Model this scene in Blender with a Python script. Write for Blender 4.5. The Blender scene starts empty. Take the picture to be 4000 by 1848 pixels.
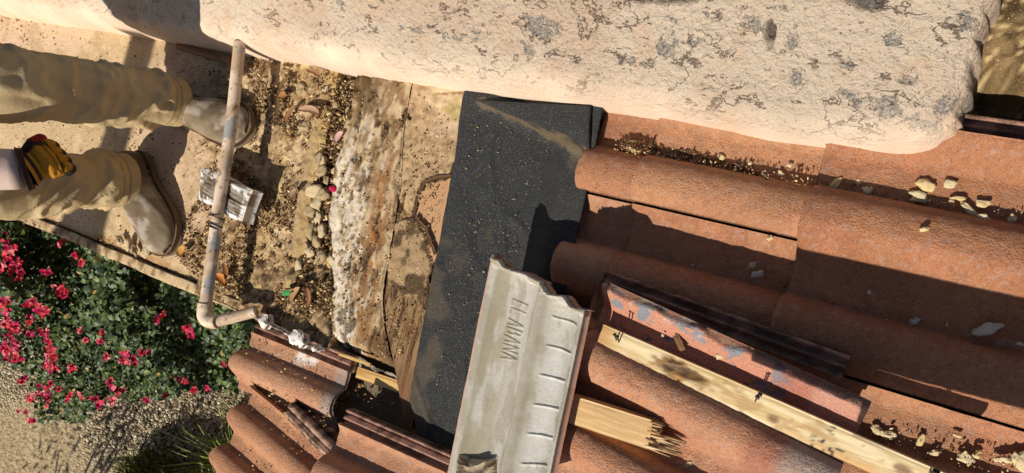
import bpy, bmesh, math, random
import numpy as np
from mathutils import Matrix, Vector
rad = math.radians
random.seed(4); RNG = np.random.default_rng(7)
S = bpy.context.scene
COL = S.collection

# ------------------------------------------------------------------ frames
# Everything on the roof is laid out in the roof's own frame (x up the slope,
# y towards the parapet, z off the roof); MR turns that frame into the world,
# where the roof pitches 18 degrees and the ground is 3 m below.
PITCH = rad(18.0); ROOFH = 3.0
MR = Matrix.Translation((0, 0, ROOFH)) @ Matrix.Rotation(-PITCH, 4, 'Y')
# ------------------------------------------------------------------ camera
F = 2700.0; HC = 1.3; TH = rad(27.5)
vd = np.array([-5000., -1370.]); vd /= np.linalg.norm(vd)
AX = np.array([-math.sin(TH), 0, -math.cos(TH)])
UU = np.array([-math.cos(TH), 0, math.sin(TH)]); WW = np.array([0, 1., 0])
RR = vd[0]*UU - vd[1]*WW; DD = vd[1]*UU + vd[0]*WW
CP = np.array([0, 0, HC])
def ray(px, py): return AX*F + (px-2000)*RR + (py-924)*DD
def up(px, py, z=0.0):
    """point of the roof-parallel plane at height z seen at photo pixel px,py"""
    d = ray(px, py); return CP + d*((z-HC)/d[2])
def pr(P):
    q = np.asarray(P, float) - CP; k = F/(q @ AX)
    return 2000 + (q @ RR)*k, 924 + (q @ DD)*k
MRn = np.array(MR.to_3x3()); MRt = np.array(MR.translation)
def upw(px, py, Z):
    """point of the level plane Z in the world seen at photo pixel px,py"""
    o = MRn @ CP + MRt; d = MRn @ ray(px, py)
    return o + d*((Z-o[2])/d[2])
cam = bpy.data.cameras.new('camera'); co = bpy.data.objects.new('camera', cam); COL.objects.link(co)
cam.sensor_width = 36.0; cam.lens = F/4000*36; cam.clip_start = 0.02; cam.clip_end = 500
rot = Matrix(((RR[0], -DD[0], -AX[0]), (RR[1], -DD[1], -AX[1]), (RR[2], -DD[2], -AX[2]))).to_4x4()
co.matrix_world = MR @ (Matrix.Translation(CP) @ rot)
S.camera = co
# ------------------------------------------------------------------ light
LD = Vector((0.05, 1.0, -1.0)).normalized()
LW = (MR.to_3x3() @ LD).normalized()
sun = bpy.data.lights.new('sun', 'SUN'); sun.energy = 4.8; sun.angle = rad(0.5); sun.color = (1, .93, .82)
so = bpy.data.objects.new('sun', sun); COL.objects.link(so)
so.rotation_euler = LW.to_track_quat('-Z', 'Y').to_euler()
W = bpy.data.worlds.new("World"); S.world = W; W.use_nodes = True
nt = W.node_tree; bg = nt.nodes['Background']; sky = nt.nodes.new('ShaderNodeTexSky')
sky.sky_type = 'NISHITA'; sky.sun_disc = False
sky.sun_elevation = math.asin(-LW.z); sky.sun_rotation = math.atan2(-LW.x, -LW.y)
nt.links.new(sky.outputs[0], bg.inputs[0]); bg.inputs[1].default_value = 0.058
S.view_settings.view_transform = 'Standard'; S.view_settings.look = 'None'
S.view_settings.exposure = 0.13; S.view_settings.gamma = 1
S.cycles.max_bounces = 6; S.cycles.use_denoising = True

# ------------------------------------------------------------------ helpers
def lin(v): return np.where(np.asarray(v) <= .04045, np.asarray(v)/12.92, ((np.asarray(v)+.055)/1.055)**2.4)
def c(r, g, b, k=.88): return lin(np.array([r, g, b])/255.)*k
def hsh(ix, iy, iz, seed):
    h = (ix*374761393 + iy*668265263 + iz*2147483647 + seed*1274126177) & 0xffffffff
    h = ((h ^ (h >> 13))*1274126177) & 0xffffffff
    return ((h ^ (h >> 16)) & 0xffff)/65535.
def vn(x, y, seed=0, z=None):
    z = np.zeros_like(x) if z is None else z
    fx, fy, fz = np.floor(x), np.floor(y), np.floor(z)
    ix, iy, iz = fx.astype(np.int64), fy.astype(np.int64), fz.astype(np.int64)
    u, v, w = x-fx, y-fy, z-fz
    u, v, w = u*u*(3-2*u), v*v*(3-2*v), w*w*(3-2*w)
    r = 0
    flat = not np.any(fz != z) and not np.any(z)
    for dz in ((0,) if flat else (0, 1)):
        a = hsh(ix, iy, iz+dz, seed)*(1-u)+hsh(ix+1, iy, iz+dz, seed)*u
        b = hsh(ix, iy+1, iz+dz, seed)*(1-u)+hsh(ix+1, iy+1, iz+dz, seed)*u
        q = a*(1-v)+b*v
        r = r + q*(1 if flat else (w if dz else 1-w))
    return r
def fb(x, y, s, seed=0, o=4, z=None, gain=.5):
    """fractal noise 0..1, s = features per metre"""
    x = np.asarray(x, float)*s; y = np.asarray(y, float)*s; z = None if z is None else np.asarray(z, float)*s
    a, t, n = 1., 0., 0.
    for k in range(o):
        t = t + a*vn(x+17.3*k, y+5.1*k, seed+k, z); n += a; a *= gain
        x = x*2.03; y = y*2.03
        if z is not None: z = z*2.03
    return t/n
def ss(a, b, x): x = np.asarray(x, float) if isinstance(x, list) else x; t = np.clip((x-a)/(b-a), 0, 1); return t*t*(3-2*t)
def mix(A, B, t): return A*(1-t[..., None]) + B*t[..., None]
def inpoly(x, y, poly):
    r = np.zeros(x.shape, bool); n = len(poly); j = n-1
    for i in range(n):
        xi, yi = poly[i]; xj, yj = poly[j]
        if yi != yj:
            r ^= ((yi > y) != (yj > y)) & (x < (xj-xi)*(y-yi)/(yj-yi)+xi)
        j = i
    return r
def segd(x, y, pts):
    """distance to a polyline"""
    d = np.full(x.shape, 1e9)
    for (ax, ay), (bx, by) in zip(pts[:-1], pts[1:]):
        vx, vy = bx-ax, by-ay
        t = np.clip(((x-ax)*vx+(y-ay)*vy)/(vx*vx+vy*vy+1e-12), 0, 1)
        d = np.minimum(d, np.hypot(x-ax-t*vx, y-ay-t*vy))
    return d
MATS = {}
def mat(name, base=None, rough=.85, jit=(), spk=(), bump=(), spec=.3, metal=0, trans=0):
    """base None: the mesh's own Col attribute.  jit: (scale, amount) value noise;
    spk: (scale, threshold, colour) specks; bump: (scale, height in m, kind)"""
    if name in MATS: return MATS[name]
    m = bpy.data.materials.new(name); m.use_nodes = True; MATS[name] = m
    t = m.node_tree; N = t.nodes; L = t.links; b = N['Principled BSDF']
    b.inputs['Roughness'].default_value = rough; b.inputs['Specular IOR Level'].default_value = spec
    b.inputs['Metallic'].default_value = metal
    tc = N.new('ShaderNodeTexCoord').outputs['Object']
    if base is None:
        a = N.new('ShaderNodeAttribute'); a.attribute_name = 'Col'; cur = a.outputs['Color']
    else:
        a = N.new('ShaderNodeRGB'); a.outputs[0].default_value = (*base, 1); cur = a.outputs[0]
    def noise(sc, det=3, rg=.6):
        n = N.new('ShaderNodeTexNoise'); n.inputs['Scale'].default_value = sc; n.inputs['Detail'].default_value = det
        n.inputs['Roughness'].default_value = rg; L.new(tc, n.inputs['Vector']); return n.outputs[0]
    for sc, am in jit:
        mr = N.new('ShaderNodeMapRange'); L.new(noise(sc), mr.inputs[0])
        mr.inputs[1].default_value = .3; mr.inputs[2].default_value = .7
        mr.inputs[3].default_value = 1-am; mr.inputs[4].default_value = 1+am
        v = N.new('ShaderNodeVectorMath'); v.operation = 'SCALE'; L.new(cur, v.inputs[0]); L.new(mr.outputs[0], v.inputs['Scale']); cur = v.outputs[0]
    for sc, th, col in spk:
        mr = N.new('ShaderNodeMapRange'); L.new(noise(sc, 2, .5), mr.inputs[0])
        mr.inputs[1].default_value = th; mr.inputs[2].default_value = th+.035
        mx = N.new('ShaderNodeMix'); mx.data_type = 'RGBA'; L.new(mr.outputs[0], mx.inputs[0]); L.new(cur, mx.inputs[6])
        mx.inputs[7].default_value = (*col, 1); cur = mx.outputs[2]
    L.new(cur, b.inputs['Base Color'])
    prev = None
    for sc, h, kind in bump:
        bp = N.new('ShaderNodeBump'); bp.inputs['Strength'].default_value = 1; bp.inputs['Distance'].default_value = h
        if kind == 'v':
            n = N.new('ShaderNodeTexVoronoi'); n.inputs['Scale'].default_value = sc; L.new(tc, n.inputs['Vector']); o = n.outputs[0]
        elif kind == 'g':      # grain, long in x
            mp = N.new('ShaderNodeMapping'); mp.inputs['Scale'].default_value = (.08, 1, 1); L.new(tc, mp.inputs[0])
            n = N.new('ShaderNodeTexNoise'); n.inputs['Scale'].default_value = sc; L.new(mp.outputs[0], n.inputs['Vector']); o = n.outputs[0]
        else: o = noise(sc, 3)
        L.new(o, bp.inputs['Height'])
        if prev is not None: L.new(prev, bp.inputs['Normal'])
        prev = bp.outputs[0]
    if prev is not None: L.new(prev, b.inputs['Normal'])
    return m

ROOTS = []
def mesh(name, V, Fq, m, col=None, parent=None, smooth=True, org=None):
    """one mesh object; V in the roof frame, its origin at org (or its parent's)"""
    V = np.asarray(V, float).reshape(-1, 3)
    me = bpy.data.meshes.new(name)
    p0 = np.array(parent['_o']) if parent is not None else (np.array(org) if org is not None else np.array([V[:, 0].mean(), V[:, 1].mean(), V[:, 2].min()]))
    Fq = np.asarray(Fq)
    me.vertices.add(len(V)); me.vertices.foreach_set('co', (V-p0).astype(np.float32).ravel())
    k = Fq.shape[1]; me.loops.add(len(Fq)*k); me.loops.foreach_set('vertex_index', Fq.astype(np.int32).ravel())
    me.polygons.add(len(Fq)); me.polygons.foreach_set('loop_start', np.arange(0, len(Fq)*k, k, dtype=np.int32))
    me.update(calc_edges=True); me.validate()
    if smooth: me.polygons.foreach_set('use_smooth', np.ones(len(me.polygons), bool))
    if col is not None:
        cc = np.asarray(col, float).reshape(-1, 3); cc = np.hstack([np.clip(cc, .004, .95), np.ones((len(cc), 1))])
        at = me.color_attributes.new('Col', 'FLOAT_COLOR', 'POINT'); at.data.foreach_set('color', cc.astype(np.float32).ravel())
    me.materials.append(m)
    o = bpy.data.objects.new(name, me); COL.objects.link(o)
    if parent is not None: o.parent = parent
    else: o.location = p0; ROOTS.append(o)
    o['_o'] = [float(v) for v in p0]
    return o
def thing(name, label, cat, org, group=None):
    o = bpy.data.objects.new(name, None); COL.objects.link(o); o.location = org; o.empty_display_size = .05
    o['_o'] = [float(v) for v in org]; ROOTS.append(o); return tag(o, label, cat, group)
def tag(o, label=None, cat=None, group=None, kind=None):
    if label: o['label'] = label
    if cat: o['category'] = cat
    if group: o['group'] = group
    if kind: o['kind'] = kind
    return o
def gq(n, m, keep=None, off=0):
    i, j = np.meshgrid(np.arange(n-1), np.arange(m-1), indexing='ij')
    a = i*m+j; q = np.stack([a, a+m, a+m+1, a+1], -1)
    if keep is not None: q = q[keep]
    return q.reshape(-1, 4)+off
def shell(T, B):
    """closed solid between top grid T and bottom grid B (n,m,3)"""
    n, m = T.shape[:2]; V = np.concatenate([T.reshape(-1, 3), B.reshape(-1, 3)]); k = n*m
    q = gq(n, m); nr = np.cross(T[-1, 0]-T[0, 0], T[0, -1]-T[0, 0])
    up_ = T[n//2, m//2]-B[n//2, m//2]
    if nr @ up_ < 0: q = q[:, ::-1]
    Fs = [q, q[:, ::-1]+k]
    rim = list(range(0, m)) + [i*m+m-1 for i in range(1, n)] + [(n-1)*m+j for j in range(m-2, -1, -1)] + [i*m for i in range(n-2, 0, -1)]
    rim = np.array(rim); nx = np.roll(rim, -1); side = np.stack([rim, nx, nx+k, rim+k], -1)
    if nr @ up_ > 0: side = side[:, ::-1]
    Fs.append(side); return V, np.concatenate(Fs)
def gridXY(x0, x1, y0, y1, st):
    xs = np.arange(x0, x1+st*.5, st); ys = np.arange(y0, y1+st*.5, st); return np.meshgrid(xs, ys, indexing='ij')
def tris(V, Fs):   # pad triangles to quads is not allowed: keep them as triangles
    return np.asarray(V), np.asarray(Fs)
def lump(cx, cy, cz, sx, sy, sz, rz=0, seed=0, n=3, rough=.25):
    bm = bmesh.new(); bmesh.ops.create_icosphere(bm, subdivisions=n, radius=1)
    V = np.array([v.co[:] for v in bm.verts]); Fs = np.array([[v.index for v in f.verts] for f in bm.faces]); bm.free()
    d = 1+rough*2*(fb(V[:, 0]+seed*3.7, V[:, 1], 1.3, seed, 3, V[:, 2]+9)-.5)*1.6
    V = np.sign(V)*np.abs(V)**.8*d[:, None]
    V = V*[sx, sy, sz]; ca, sa = math.cos(rz), math.sin(rz)
    V = np.stack([V[:, 0]*ca-V[:, 1]*sa+cx, V[:, 0]*sa+V[:, 1]*ca+cy, V[:, 2]+cz], -1)
    return V, Fs
def tube(P, Rr, n=16, cap=True):
    P = np.asarray(P, float); k = len(P); Rr = np.broadcast_to(np.asarray(Rr, float), (k,))
    T = np.gradient(P, axis=0); T /= np.linalg.norm(T, axis=1)[:, None]
    a = np.array([0, 0, 1.]) if abs(T[0][2]) < .9 else np.array([1., 0, 0]); V = []
    N0 = np.cross(T[0], a); N0 /= np.linalg.norm(N0)
    for i in range(k):
        N0 = N0-T[i]*(N0 @ T[i]); N0 /= np.linalg.norm(N0); B0 = np.cross(T[i], N0)
        th = np.linspace(0, 2*math.pi, n, endpoint=False)
        V.append(P[i]+Rr[i]*(np.cos(th)[:, None]*N0+np.sin(th)[:, None]*B0))
    V = np.concatenate(V); Q = []
    for i in range(k-1):
        for j in range(n): Q.append([i*n+j, i*n+(j+1) % n, (i+1)*n+(j+1) % n, (i+1)*n+j])
    if cap:
        V = np.vstack([V, P[:1], P[-1:]]); c0, c1 = k*n, k*n+1
        for j in range(0, n, 2):
            Q.append([c0, (j+2) % n, j+1, j]); Q.append([c1, (k-1)*n+j, (k-1)*n+j+1, (k-1)*n+(j+2) % n])
    return V, np.array(Q)
def boxv(cx, cy, cz, lx, ly, lz, rz=0, ry=0, rx=0, seg=8, wob=0.0, seed=0, bev=.003):
    """a solid block with softened, slightly uneven faces, as one shell grid"""
    xs = np.concatenate([[-lx/2], np.linspace(-lx/2+bev, lx/2-bev, max(seg, 2)), [lx/2]])
    ys = np.concatenate([[-ly/2], np.linspace(-ly/2+bev, ly/2-bev, max(int(seg*ly/lx)+2, 4)), [ly/2]])
    X, Y = np.meshgrid(xs, ys, indexing='ij')
    e = np.minimum(np.minimum(X+lx/2, lx/2-X), np.minimum(Y+ly/2, ly/2-Y)); dz = np.where(e < bev*.5, -bev, 0)
    w = wob*(fb(X+seed, Y, 25, seed)-.5)*2
    T = np.stack([X, Y, lz/2+dz+w], -1); B = np.stack([X, Y, -lz/2-dz*0], -1)
    V, Q = shell(T, B); M = Matrix.Translation((cx, cy, cz)) @ Matrix.Rotation(rz, 4, 'Z') @ Matrix.Rotation(ry, 4, 'Y') @ Matrix.Rotation(rx, 4, 'X')
    M = np.array(M); return V @ M[:3, :3].T + M[:3, 3], Q

# ------------------------------------------------------------------ colours / materials
GRIT = c(150, 120, 82); 
m_stucco = mat('stucco', None, .95, jit=((240, .05),), bump=((650, .001, 'n'), (240, .0008, 'n')), spec=.1)
m_deck = mat('dusty_plywood', None, .95, jit=((600, .16), (160, .1)), spk=((420, .64, c(150, 120, 82)), (520, .66, c(228, 205, 165))), bump=((500, .0008, 'n'),), spec=.1)
m_wood = mat('old_wood', None, .9, jit=((500, .12),), bump=((600, .0005, 'n'),), spec=.15)
m_felt = mat('black_felt', None, .8, jit=((900, .2),), spk=((700, .67, c(170, 150, 110)), (900, .67, c(190, 185, 170))), bump=((1100, .0006, 'n'),), spec=.25)
m_tile = mat('terracotta', None, .75, jit=((240, .12), (700, .16)), spk=((560, .645, c(190, 158, 138)), (420, .66, c(96, 52, 36))), bump=((300, .0034, 'n'), (650, .0012, 'n')), spec=.3)
m_gtile = mat('raw_concrete', None, .9, jit=((700, .1), (60, .05)), spk=((900, .66, c(120, 110, 95)),), bump=((700, .0006, 'n'),), spec=.2)
m_lumber = mat('new_lumber', None, .65, jit=((500, .06),), bump=((260, .0006, 'g'),), spec=.3)
m_pvc = mat('painted_pipe', None, .55, jit=((300, .05),), bump=((300, .0004, 'n'),), spec=.4)
m_chip = mat('mortar_chip', None, .95, jit=((500, .12),), bump=((500, .001, 'n'),), spec=.1)
m_debris = mat('litter', None, .9, jit=((300, .1),), spec=.15)
m_nail = mat('nail_steel', tuple(c(70, 62, 55)), .5, metal=.6)
def join(L):
    V = []; Q = []; C = []; o = 0
    for it in L:
        v, q = it[0], np.asarray(it[1])
        if q.shape[1] == 3: q = np.concatenate([q, q[:, 2:]], 1)
        V.append(v); Q.append(q+o); o += len(v)
        if len(it) > 2: C.append(np.broadcast_to(it[2], (len(v), 3)))
    return np.concatenate(V), np.concatenate(Q), (np.concatenate(C) if C else None)
def tmesh(name, L, m, parent=None, smooth=True, org=None):
    """mesh from a list of (verts, faces, colour) pieces; triangles stay triangles"""
    V = []; Q = []; C = []; o = 0
    for v, q, cl in L:
        q = np.asarray(q)
        if q.shape[1] == 4: q = np.concatenate([q[:, [0, 1, 2]], q[:, [0, 2, 3]]])
        V.append(v); Q.append(q+o); o += len(v); C.append(np.broadcast_to(cl, (len(v), 3)))
    return mesh(name, np.concatenate(V), np.concatenate(Q), m, np.concatenate(C), parent, smooth, org)

# ------------------------------------------------------------------ ground (level, in the world frame)
def world_mesh(name, V, Q, m, col=None, parent=None, smooth=True, org=None):
    o = mesh(name, V, Q, m, col, parent, smooth, org)
    if parent is None: ROOTS.remove(o)
    return o
gm = bpy.data.materials.new('gravel_and_sand'); gm.use_nodes = True
t = gm.node_tree; N = t.nodes; L = t.links; b = N['Principled BSDF']; b.inputs['Roughness'].default_value = .95; b.inputs['Specular IOR Level'].default_value = .1
tc = N.new('ShaderNodeTexCoord').outputs['Object']
at = N.new('ShaderNodeAttribute'); at.attribute_name = 'Col'; sp = N.new('ShaderNodeSeparateColor'); L.new(at.outputs[0], sp.inputs[0])
def nz(sc, d=3):
    n = N.new('ShaderNodeTexNoise'); n.inputs['Scale'].default_value = sc; n.inputs['Detail'].default_value = d; L.new(tc, n.inputs['Vector']); return n.outputs[0]
vo = N.new('ShaderNodeTexVoronoi'); vo.inputs['Scale'].default_value = 62; L.new(tc, vo.inputs['Vector'])
rmp = N.new('ShaderNodeValToRGB'); vsep = N.new('ShaderNodeSeparateColor'); L.new(vo.outputs['Color'], vsep.inputs[0]); L.new(vsep.outputs[0], rmp.inputs[0])
e = rmp.color_ramp.elements
e[0].position = 0; e[0].color = (*c(75, 65, 52), 1); e[1].position = 1; e[1].color = (*c(245, 232, 205), 1)
for p_, cc in ((.25, c(130, 115, 92)), (.5, c(178, 160, 130)), (.8, c(205, 188, 155))):
    q = e.new(p_); q.color = (*cc, 1)
sr = N.new('ShaderNodeValToRGB'); L.new(nz(38, 4), sr.inputs[0]); e = sr.color_ramp.elements
e[0].position = .3; e[0].color = (*c(135, 115, 85), 1); e[1].position = .62; e[1].color = (*c(196, 174, 138), 1)
dk = N.new('ShaderNodeMapRange'); L.new(nz(70, 1), dk.inputs[0]); dk.inputs[1].default_value = .66; dk.inputs[2].default_value = .72
m1 = N.new('ShaderNodeMix'); m1.data_type = 'RGBA'; L.new(dk.outputs[0], m1.inputs[0]); L.new(sr.outputs[0], m1.inputs[6]); m1.inputs[7].default_value = (*c(80, 66, 48), 1)
m2 = N.new('ShaderNodeMix'); m2.data_type = 'RGBA'; L.new(sp.outputs[0], m2.inputs[0]); L.new(m1.outputs[2], m2.inputs[6]); L.new(rmp.outputs[0], m2.inputs[7])
L.new(m2.outputs[2], b.inputs['Base Color'])
mh = N.new('ShaderNodeMath'); mh.operation = 'MULTIPLY'; L.new(vo.outputs[0], mh.inputs[0]); L.new(sp.outputs[0], mh.inputs[1])
bp = N.new('ShaderNodeBump'); bp.invert = True; bp.inputs['Distance'].default_value = .03; L.new(mh.outputs[0], bp.inputs['Height'])
bp2 = N.new('ShaderNodeBump'); bp2.inputs['Distance'].default_value = .01; L.new(nz(60, 3), bp2.inputs['Height']); L.new(bp.outputs[0], bp2.inputs['Normal']); L.new(bp2.outputs[0], b.inputs['Normal'])
def sinhgrid(cn, hw, n, far):
    u = np.linspace(-1, 1, n); k = math.asinh(far/hw*3)/1.0
    return cn + np.sinh(u*k)*hw/3
gx = sinhgrid(-3.0, 2.0, 181, 140.); gy = sinhgrid(-1.2, 2.0, 181, 140.)
X, Y = np.meshgrid(gx, gy, indexing='ij')
# gravel lies along the house, bare sandy soil farther out
ga, gb_ = upw(300, 1848, 0), upw(0, 1240, 0); gd = (gb_-ga)[:2]; gn = np.array([-gd[1], gd[0]])/np.linalg.norm(gd)
sdist = (X-ga[0])*gn[0]+(Y-ga[1])*gn[1]
gc = upw(800, 1600, 0); sgn = np.sign((gc[0]-ga[0])*gn[0]+(gc[1]-ga[1])*gn[1])
gmask = ss(-.35, .35, sdist*sgn+(fb(X, Y, 1.8, 3)-.5)*1.2)
Z = (fb(X, Y, .9, 8)-.5)*.05+(fb(X, Y, 7, 9)-.5)*.02
o = world_mesh('ground', np.stack([X, Y, Z], -1), gq(181, 181), gm, np.stack([gmask]*3, -1).reshape(-1, 3), org=(0, 0, 0)); tag(o, kind='structure')

# ------------------------------------------------------------------ the house under the roof
hs = thing('house', 'low stucco house seen from above its torn open tiled roof', 'house', (-.9, -.4, -.06))
XE = -1.30
def prism(poly, z0, z1):
    p = np.array(poly, float); n = len(p)
    V = np.vstack([np.c_[p, np.full(n, z1)], np.c_[p, np.full(n, z0)]]); bm = bmesh.new()
    vs = [bm.verts.new(v) for v in V]; bm.faces.new(vs[:n]); bm.faces.new(vs[n:][::-1])
    for i in range(n): bm.faces.new([vs[i], vs[n+i], vs[n+(i+1) % n], vs[(i+1) % n]])
    bmesh.ops.recalc_face_normals(bm, faces=bm.faces); bmesh.ops.triangulate(bm, faces=bm.faces)
    V = np.array([v.co[:] for v in bm.verts]); Fs = np.array([[v.index for v in f.verts] for f in bm.faces]); bm.free(); return V, Fs
# roof deck (paper covered boards) seen wherever tiles and sheets are missing
polyd = [(-3.9, -.345), (XE+.02, -.345), (XE+.02, -3.2), (2.6, -3.2), (2.6, 2.4), (-3.9, 2.4)]
V, Fs = prism(polyd, -.11, -.05)
mesh('roof_deck', V, Fs, mat('roof_paper', tuple(c(112, 98, 80)), .95, jit=((90, .25), (400, .2)), bump=((500, .001, 'n'), (60, .003, 'n'))), None, hs, False)
# gravity-plumb walls: they run along the world's down, written here in the roof frame
def wallbox(x0, x1, y0, y1, depth):
    s_, c_ = math.sin(PITCH), math.cos(PITCH); out = []
    for (x, y) in ((x0, y0), (x1, y0), (x1, y1), (x0, y1)):
        out.append((x, y, -.112))
    for (x, y) in ((x0, y0), (x1, y0), (x1, y1), (x0, y1)):
        wz = ROOFH + x*s_ + -.112*c_; k = (wz+.15)
        out.append((x - s_*k, y, -.112 - c_*k))
    V = np.array(out); Q = np.array([[0, 3, 2, 1], [4, 5, 6, 7], [0, 1, 5, 4], [1, 2, 6, 5], [2, 3, 7, 6], [3, 0, 4, 7]])
    return V, Q[:, ::-1]
V1, Q1 = wallbox(-.75, 2.5, -3.1, 2.3, 3); V2, Q2 = wallbox(-3.7, -.753, -.1, 2.28, 3)
V, Q, _ = join([(V1, Q1), (V2, Q2)])
mesh('wall', V, Q, mat('house_stucco', tuple(c(215, 190, 155)), .95, jit=((30, .08),), bump=((150, .002, 'n'),)), None, hs, False)

# ------------------------------------------------------------------ stucco parapet
def stucco_material():
    m = m_stucco; t = m.node_tree; N = t.nodes; L = t.links; N.clear()
    out = N.new('ShaderNodeOutputMaterial'); b = N.new('ShaderNodeBsdfPrincipled'); L.new(b.outputs[0], out.inputs[0]); b.inputs['Roughness'].default_value = .95; b.inputs['Specular IOR Level'].default_value = .1
    tc = N.new('ShaderNodeTexCoord').outputs['Object']
    def noise(sc, det, rg=.55, vec=None, dist=0):
        n = N.new('ShaderNodeTexNoise'); n.inputs['Scale'].default_value = sc; n.inputs['Detail'].default_value = det; n.inputs['Roughness'].default_value = rg; n.inputs['Distortion'].default_value = dist; L.new(vec or tc, n.inputs['Vector']); return n.outputs[0]
    def attr(nm, o_='Fac'):
        a = N.new('ShaderNodeAttribute'); a.attribute_name = nm; return a.outputs[o_]
    def mth(op, a, b_=0.):
        n = N.new('ShaderNodeMath'); n.operation = op
        for i, v in enumerate((a, b_)):
            if isinstance(v, (int, float)): n.inputs[i].default_value = v
            else: L.new(v, n.inputs[i])
        return n.outputs[0]
    def st(v, lo, hi):
        n = N.new('ShaderNodeMapRange'); n.interpolation_type = 'SMOOTHSTEP'; L.new(v, n.inputs[0]); n.inputs[1].default_value = min(lo, hi); n.inputs[2].default_value = max(lo, hi)
        if lo > hi: n.inputs[3].default_value = 1; n.inputs[4].default_value = 0
        return n.outputs[0]
    def mixc(f, a, col):
        n = N.new('ShaderNodeMix'); n.data_type = 'RGBA'; L.new(f, n.inputs[0]); L.new(a, n.inputs[6])
        if isinstance(col, tuple): n.inputs[7].default_value = (*col, 1)
        else: L.new(col, n.inputs[7])
        return n.outputs[2]
    F_, R_ = attr('Fld'), attr('Rgh')
    n1 = noise(34, 10, .74); fld = mth('ADD', F_, mth('MULTIPLY', mth('SUBTRACT', n1, .5), 2.5)); grey_ = mth('MULTIPLY', mth('MULTIPLY', st(fld, .66, .70), R_), mth('ADD', mth('MULTIPLY', st(noise(240, 2), .40, .52), .6), .35))
    mp = N.new('ShaderNodeMapping'); mp.inputs['Rotation'].default_value = (0, 0, rad(52)); mp.inputs['Scale'].default_value = (.55, 1.15, 1); L.new(tc, mp.inputs[0])
    def cracks(sc, w, msc, mlo, seed, vec):
        v = N.new('ShaderNodeVectorMath'); v.operation = 'ADD'; v.inputs[1].default_value = (seed, seed*.7, 0); L.new(vec, v.inputs[0])
        r_ = mth('ABSOLUTE', mth('SUBTRACT', noise(sc, 6, .66, v.outputs[0], 0), .5)); return mth('MULTIPLY', st(r_, w, w*.35), st(noise(msc, 2, .5, v.outputs[0]), mlo, mlo+.03))
    cr = mth('MAXIMUM', cracks(11, .012, 17, .55, 3.1, mp.outputs[0]), cracks(6, .0075, 5, .53, 7.7, tc)); cr = mth('MAXIMUM', cr, cracks(24, .022, 26, .60, 5.5, mp.outputs[0])); cr = mth('MULTIPLY', cr, R_)
    cav = mth('MULTIPLY', st(noise(30, 5, .7, mp.outputs[0]), .69, .705), R_)
    por = mth('MULTIPLY', st(mth('ADD', noise(170, 3, .6), mth('MULTIPLY', F_, .10)), .70, .72), mth('ADD', mth('MULTIPLY', R_, .8), .2))
    g2 = noise(330, 3); gc2 = N.new('ShaderNodeValToRGB'); L.new(g2, gc2.inputs[0]); gc2.color_ramp.elements[0].position = .35; gc2.color_ramp.elements[0].color = (*c(128, 124, 120, .85), 1); gc2.color_ramp.elements[1].position = .65; gc2.color_ramp.elements[1].color = (*c(190, 182, 170, .88), 1)
    cur = mixc(grey_, attr('Col', 'Color'), gc2.outputs[0]); cur = mixc(mth('MULTIPLY', por, .75), cur, tuple(c(120, 100, 84))); cur = mixc(mth('MULTIPLY', cr, .72), cur, tuple(c(88, 64, 48))); cur = mixc(mth('MULTIPLY', cav, .55), cur, tuple(c(130, 104, 82)))
    L.new(cur, b.inputs['Base Color'])
    h = mth('ADD', mth('MULTIPLY', noise(75, 6, .7), mth('ADD', mth('MULTIPLY', R_, .017), .003)), mth('MULTIPLY', noise(26, 3, .6), mth('MULTIPLY', R_, .016))); h = mth('SUBTRACT', h, mth('MULTIPLY', mth('MAXIMUM', cr, cav), .004)); h = mth('SUBTRACT', h, mth('MULTIPLY', por, .0018)); h = mth('SUBTRACT', h, mth('MULTIPLY', grey_, .0016)); h = mth('ADD', h, mth('MULTIPLY', noise(420, 3), .0008))
    bp = N.new('ShaderNodeBump'); bp.inputs['Distance'].default_value = 1.0; L.new(h, bp.inputs['Height']); L.new(bp.outputs[0], b.inputs['Normal'])
stucco_material()
NP = 130; ph = np.linspace(0, math.pi/2, NP); phx = np.linspace(0, math.pi/2, 26)
yf = .285; r_, h_ = .30, .26
sl_ = np.linspace(0, 1, NP)**1.25; lipz = .112*np.sin(np.clip(sl_/.17, 0, 1)*math.pi/2)**.9; py_ = yf+r_*np.where(sl_ < .17, .10*(sl_/.17)**2.2, .10+.90*(sl_-.17)/.83); pz_ = lipz+(h_-.112)*np.clip(sl_-.10, 0, 1)/.90
rows_y = np.concatenate([py_, np.arange(yf+r_+.003, .60, .003), np.linspace(.61, 1.3, 40)])
rows_z = np.concatenate([pz_, np.full(len(rows_y)-NP, h_)])
XEND = .075
cols_e = XEND - .030*(1-np.cos(phx)); ez = np.sin(phx)
cols_x = np.concatenate([np.arange(-3.9, -2.4, .008), np.arange(-2.4, XEND-.033, .0034), cols_e[::-1]])
cz = np.concatenate([np.ones(len(cols_x)-26), ez[::-1]])
X, Y = np.meshgrid(cols_x, rows_y, indexing='ij'); ZZ = cz[:, None]*rows_z[None, :]
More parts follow.
